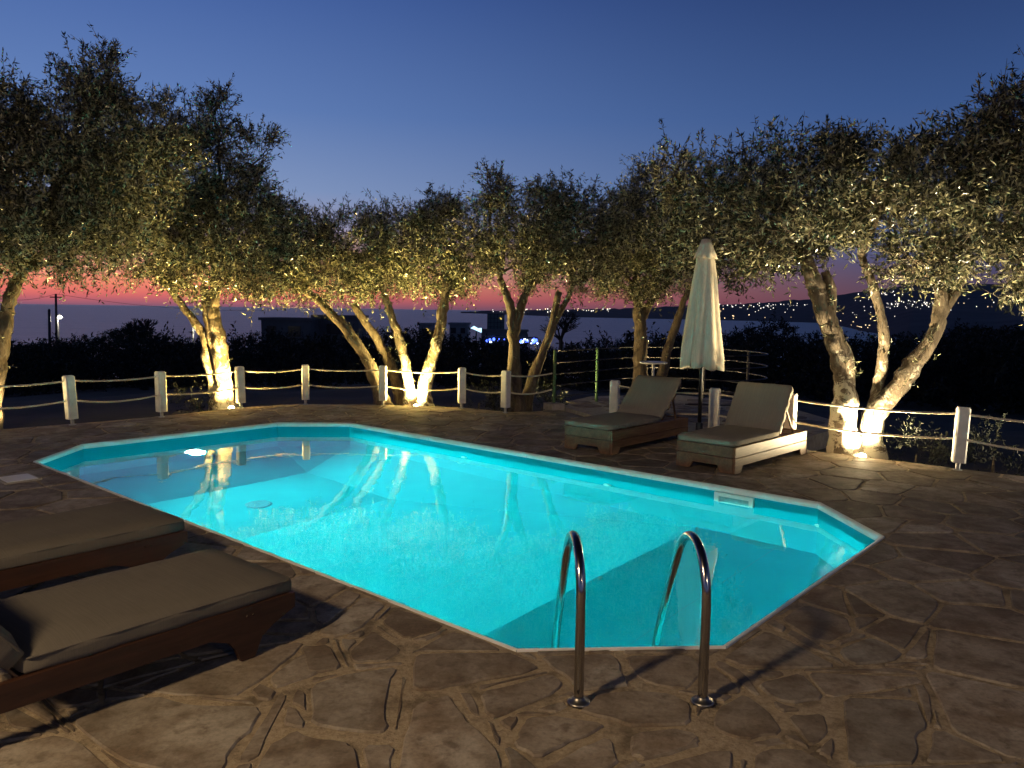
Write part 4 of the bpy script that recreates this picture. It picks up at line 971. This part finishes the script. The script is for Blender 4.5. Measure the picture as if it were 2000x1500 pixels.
# blue lit bar on the shore
ba = at(945, 668, 140); bb = at(1050, 668, 140); bar = tag(empty('beach_bar', ((ba[0] + bb[0]) / 2, 140, ba[2] - 2)), 'beach bar strung with blue and white lamps', 'bar'); bw = bb[0] - ba[0]
MB().box((0, 1.5, 2.9), (bw, 4, .15)).build('canopy', M_BWALLD, bar)
for k in range(6): MB().tube([(-bw / 2 + bw * k / 5, -.3, -2), (-bw / 2 + bw * k / 5, -.3, 2.9)], .06, 6).build('column', M_DARKMET, bar)
EB, EW = emit('blue_lamp', (.06, .12, 1), 6), emit('white_lamp', (.55, .7, 1), 6)
for k in range(34):
    u_ = random.choice((random.uniform(-.5, -.1), random.uniform(.12, .5), random.uniform(.12, .5))); s_ = random.uniform(.10, .26)
    MB().lathe((u_ * bw, -.5, 2.2 + random.uniform(-.3, .45)), [(s_ * .5, -s_), (s_, 0), (s_ * .5, s_)], 8).build('lamp_globe', EB if random.random() < .6 else EW, bar)
sg = at(930, 645, 138); sgn = tag(empty('lit_sign', tuple(sg)), 'bright pale blue lit panel left of the gridded tower', 'sign')
pb = MB(); pb.add([(-1.0, 0, .35), (-.3, 0, .1), (.95, 0, -.45), (.95, 0, .4), (.3, 0, .35), (-.4, 0, .75), (-1.0, .3, .35), (-.3, .3, .1), (.95, .3, -.45), (.95, .3, .4), (.3, .3, .35), (-.4, .3, .75)],
                  [(0, 1, 2, 3, 4, 5), (11, 10, 9, 8, 7, 6)] + [(i, 6 + i, 6 + (i + 1) % 6, (i + 1) % 6) for i in range(6)]); pb.build('panel', emit('sign_panel', (.45, .75, 1), 2.2), sgn)
MB().box((0, .5, -1.5), (.2, .2, 3)).build('mount', M_DARKMET, sgn)

# ------------------------------------------------------------------ utility poles, street lamps and wire at left
p1 = at(110, 665, 60); p1t = at(109, 574, 60); up1 = tag(empty('utility_pole', (p1[0], p1[1], p1[2] - 2)), 'tall utility pole carrying a wire over the sea at left', 'utility pole'); o1 = (p1[0], p1[1], p1[2] - 2)
MB(o1).tube([(p1[0], 60, p1[2] - 2), (p1t[0], 60, p1t[2])], [.12, .08], 8).build('pole', M_DARKMET, up1)
MB(o1).box((p1t[0], 60, p1t[2] - .25), (.9, .08, .08)).build('crossarm', M_DARKMET, up1)
p2 = at(96, 665, 56); p2t = at(96, 606, 56); up2 = tag(empty('utility_pole', (p2[0], 56, p2[2] - 2)), 'shorter dark pole left of the street lamp', 'utility pole')
MB((p2[0], 56, p2[2] - 2)).tube([(p2[0], 56, p2[2] - 2), (p2t[0], 56, p2t[2])], [.11, .09], 8).build('pole', M_DARKMET, up2); MB((p2[0], 56, p2[2] - 2)).lathe((p2t[0], 56, p2t[2]), [(.10, 0), (.03, .1)], 8).build('cap', M_DARKMET, up2)
wr = tag(empty('overhead_wire', tuple(p1t)), 'thin overhead wire sloping across the sunset sky', 'wire'); e1 = at(560, 604, 75); e0 = at(-60, 570, 58)
for A_, B_ in ((p1t, e1), (p1t, e0)):
    MB(tuple(p1t)).tube([A_ + (B_ - A_) * k / 12 - np.array([0, 0, .9 * 4 * (k / 12) * (1 - k / 12)]) * .6 for k in range(13)], .012, 4).build('cable', M_DARKMET, wr)
def street_lamp(px, plamp, pbase, Y, label, r=.16, power=60):
    a = at(px, plamp, Y); b = at(px, pbase, Y); base = (a[0], Y, b[2] - 2); root = tag(empty('street_lamp', base), label, 'street lamp')
    MB(base).tube([base, (a[0], Y, a[2] + .15)], [.08, .06], 8).build('pole', M_GREY, root); MB(base).tube([(a[0], Y, a[2] + .15), (a[0] + .35, Y - .3, a[2] + .25)], .04, 6).build('arm', M_GREY, root)
    MB(base).lathe((a[0] + .35, Y - .35, a[2] + .02), [(r * .5, -.1), (r, 0), (r * .5, .1)], 10).build('lamp_globe', emit('street_globe', (1, .95, .75), 22), root)
    L = bpy.data.lights.new('street_bulb', 'POINT'); L.energy = power; L.color = (1, .92, .7); L.shadow_soft_size = .1
    o = bpy.data.objects.new('street_bulb', L); COL.objects.link(o); o.parent = root; o.location = (.35, -.5, a[2] - .25 - base[2])
street_lamp(113, 620, 665, 58, 'glowing street lamp beside the tall utility pole')
street_lamp(377, 643, 668, 52, 'small glowing street lamp left of the second trunk', .11, 30)
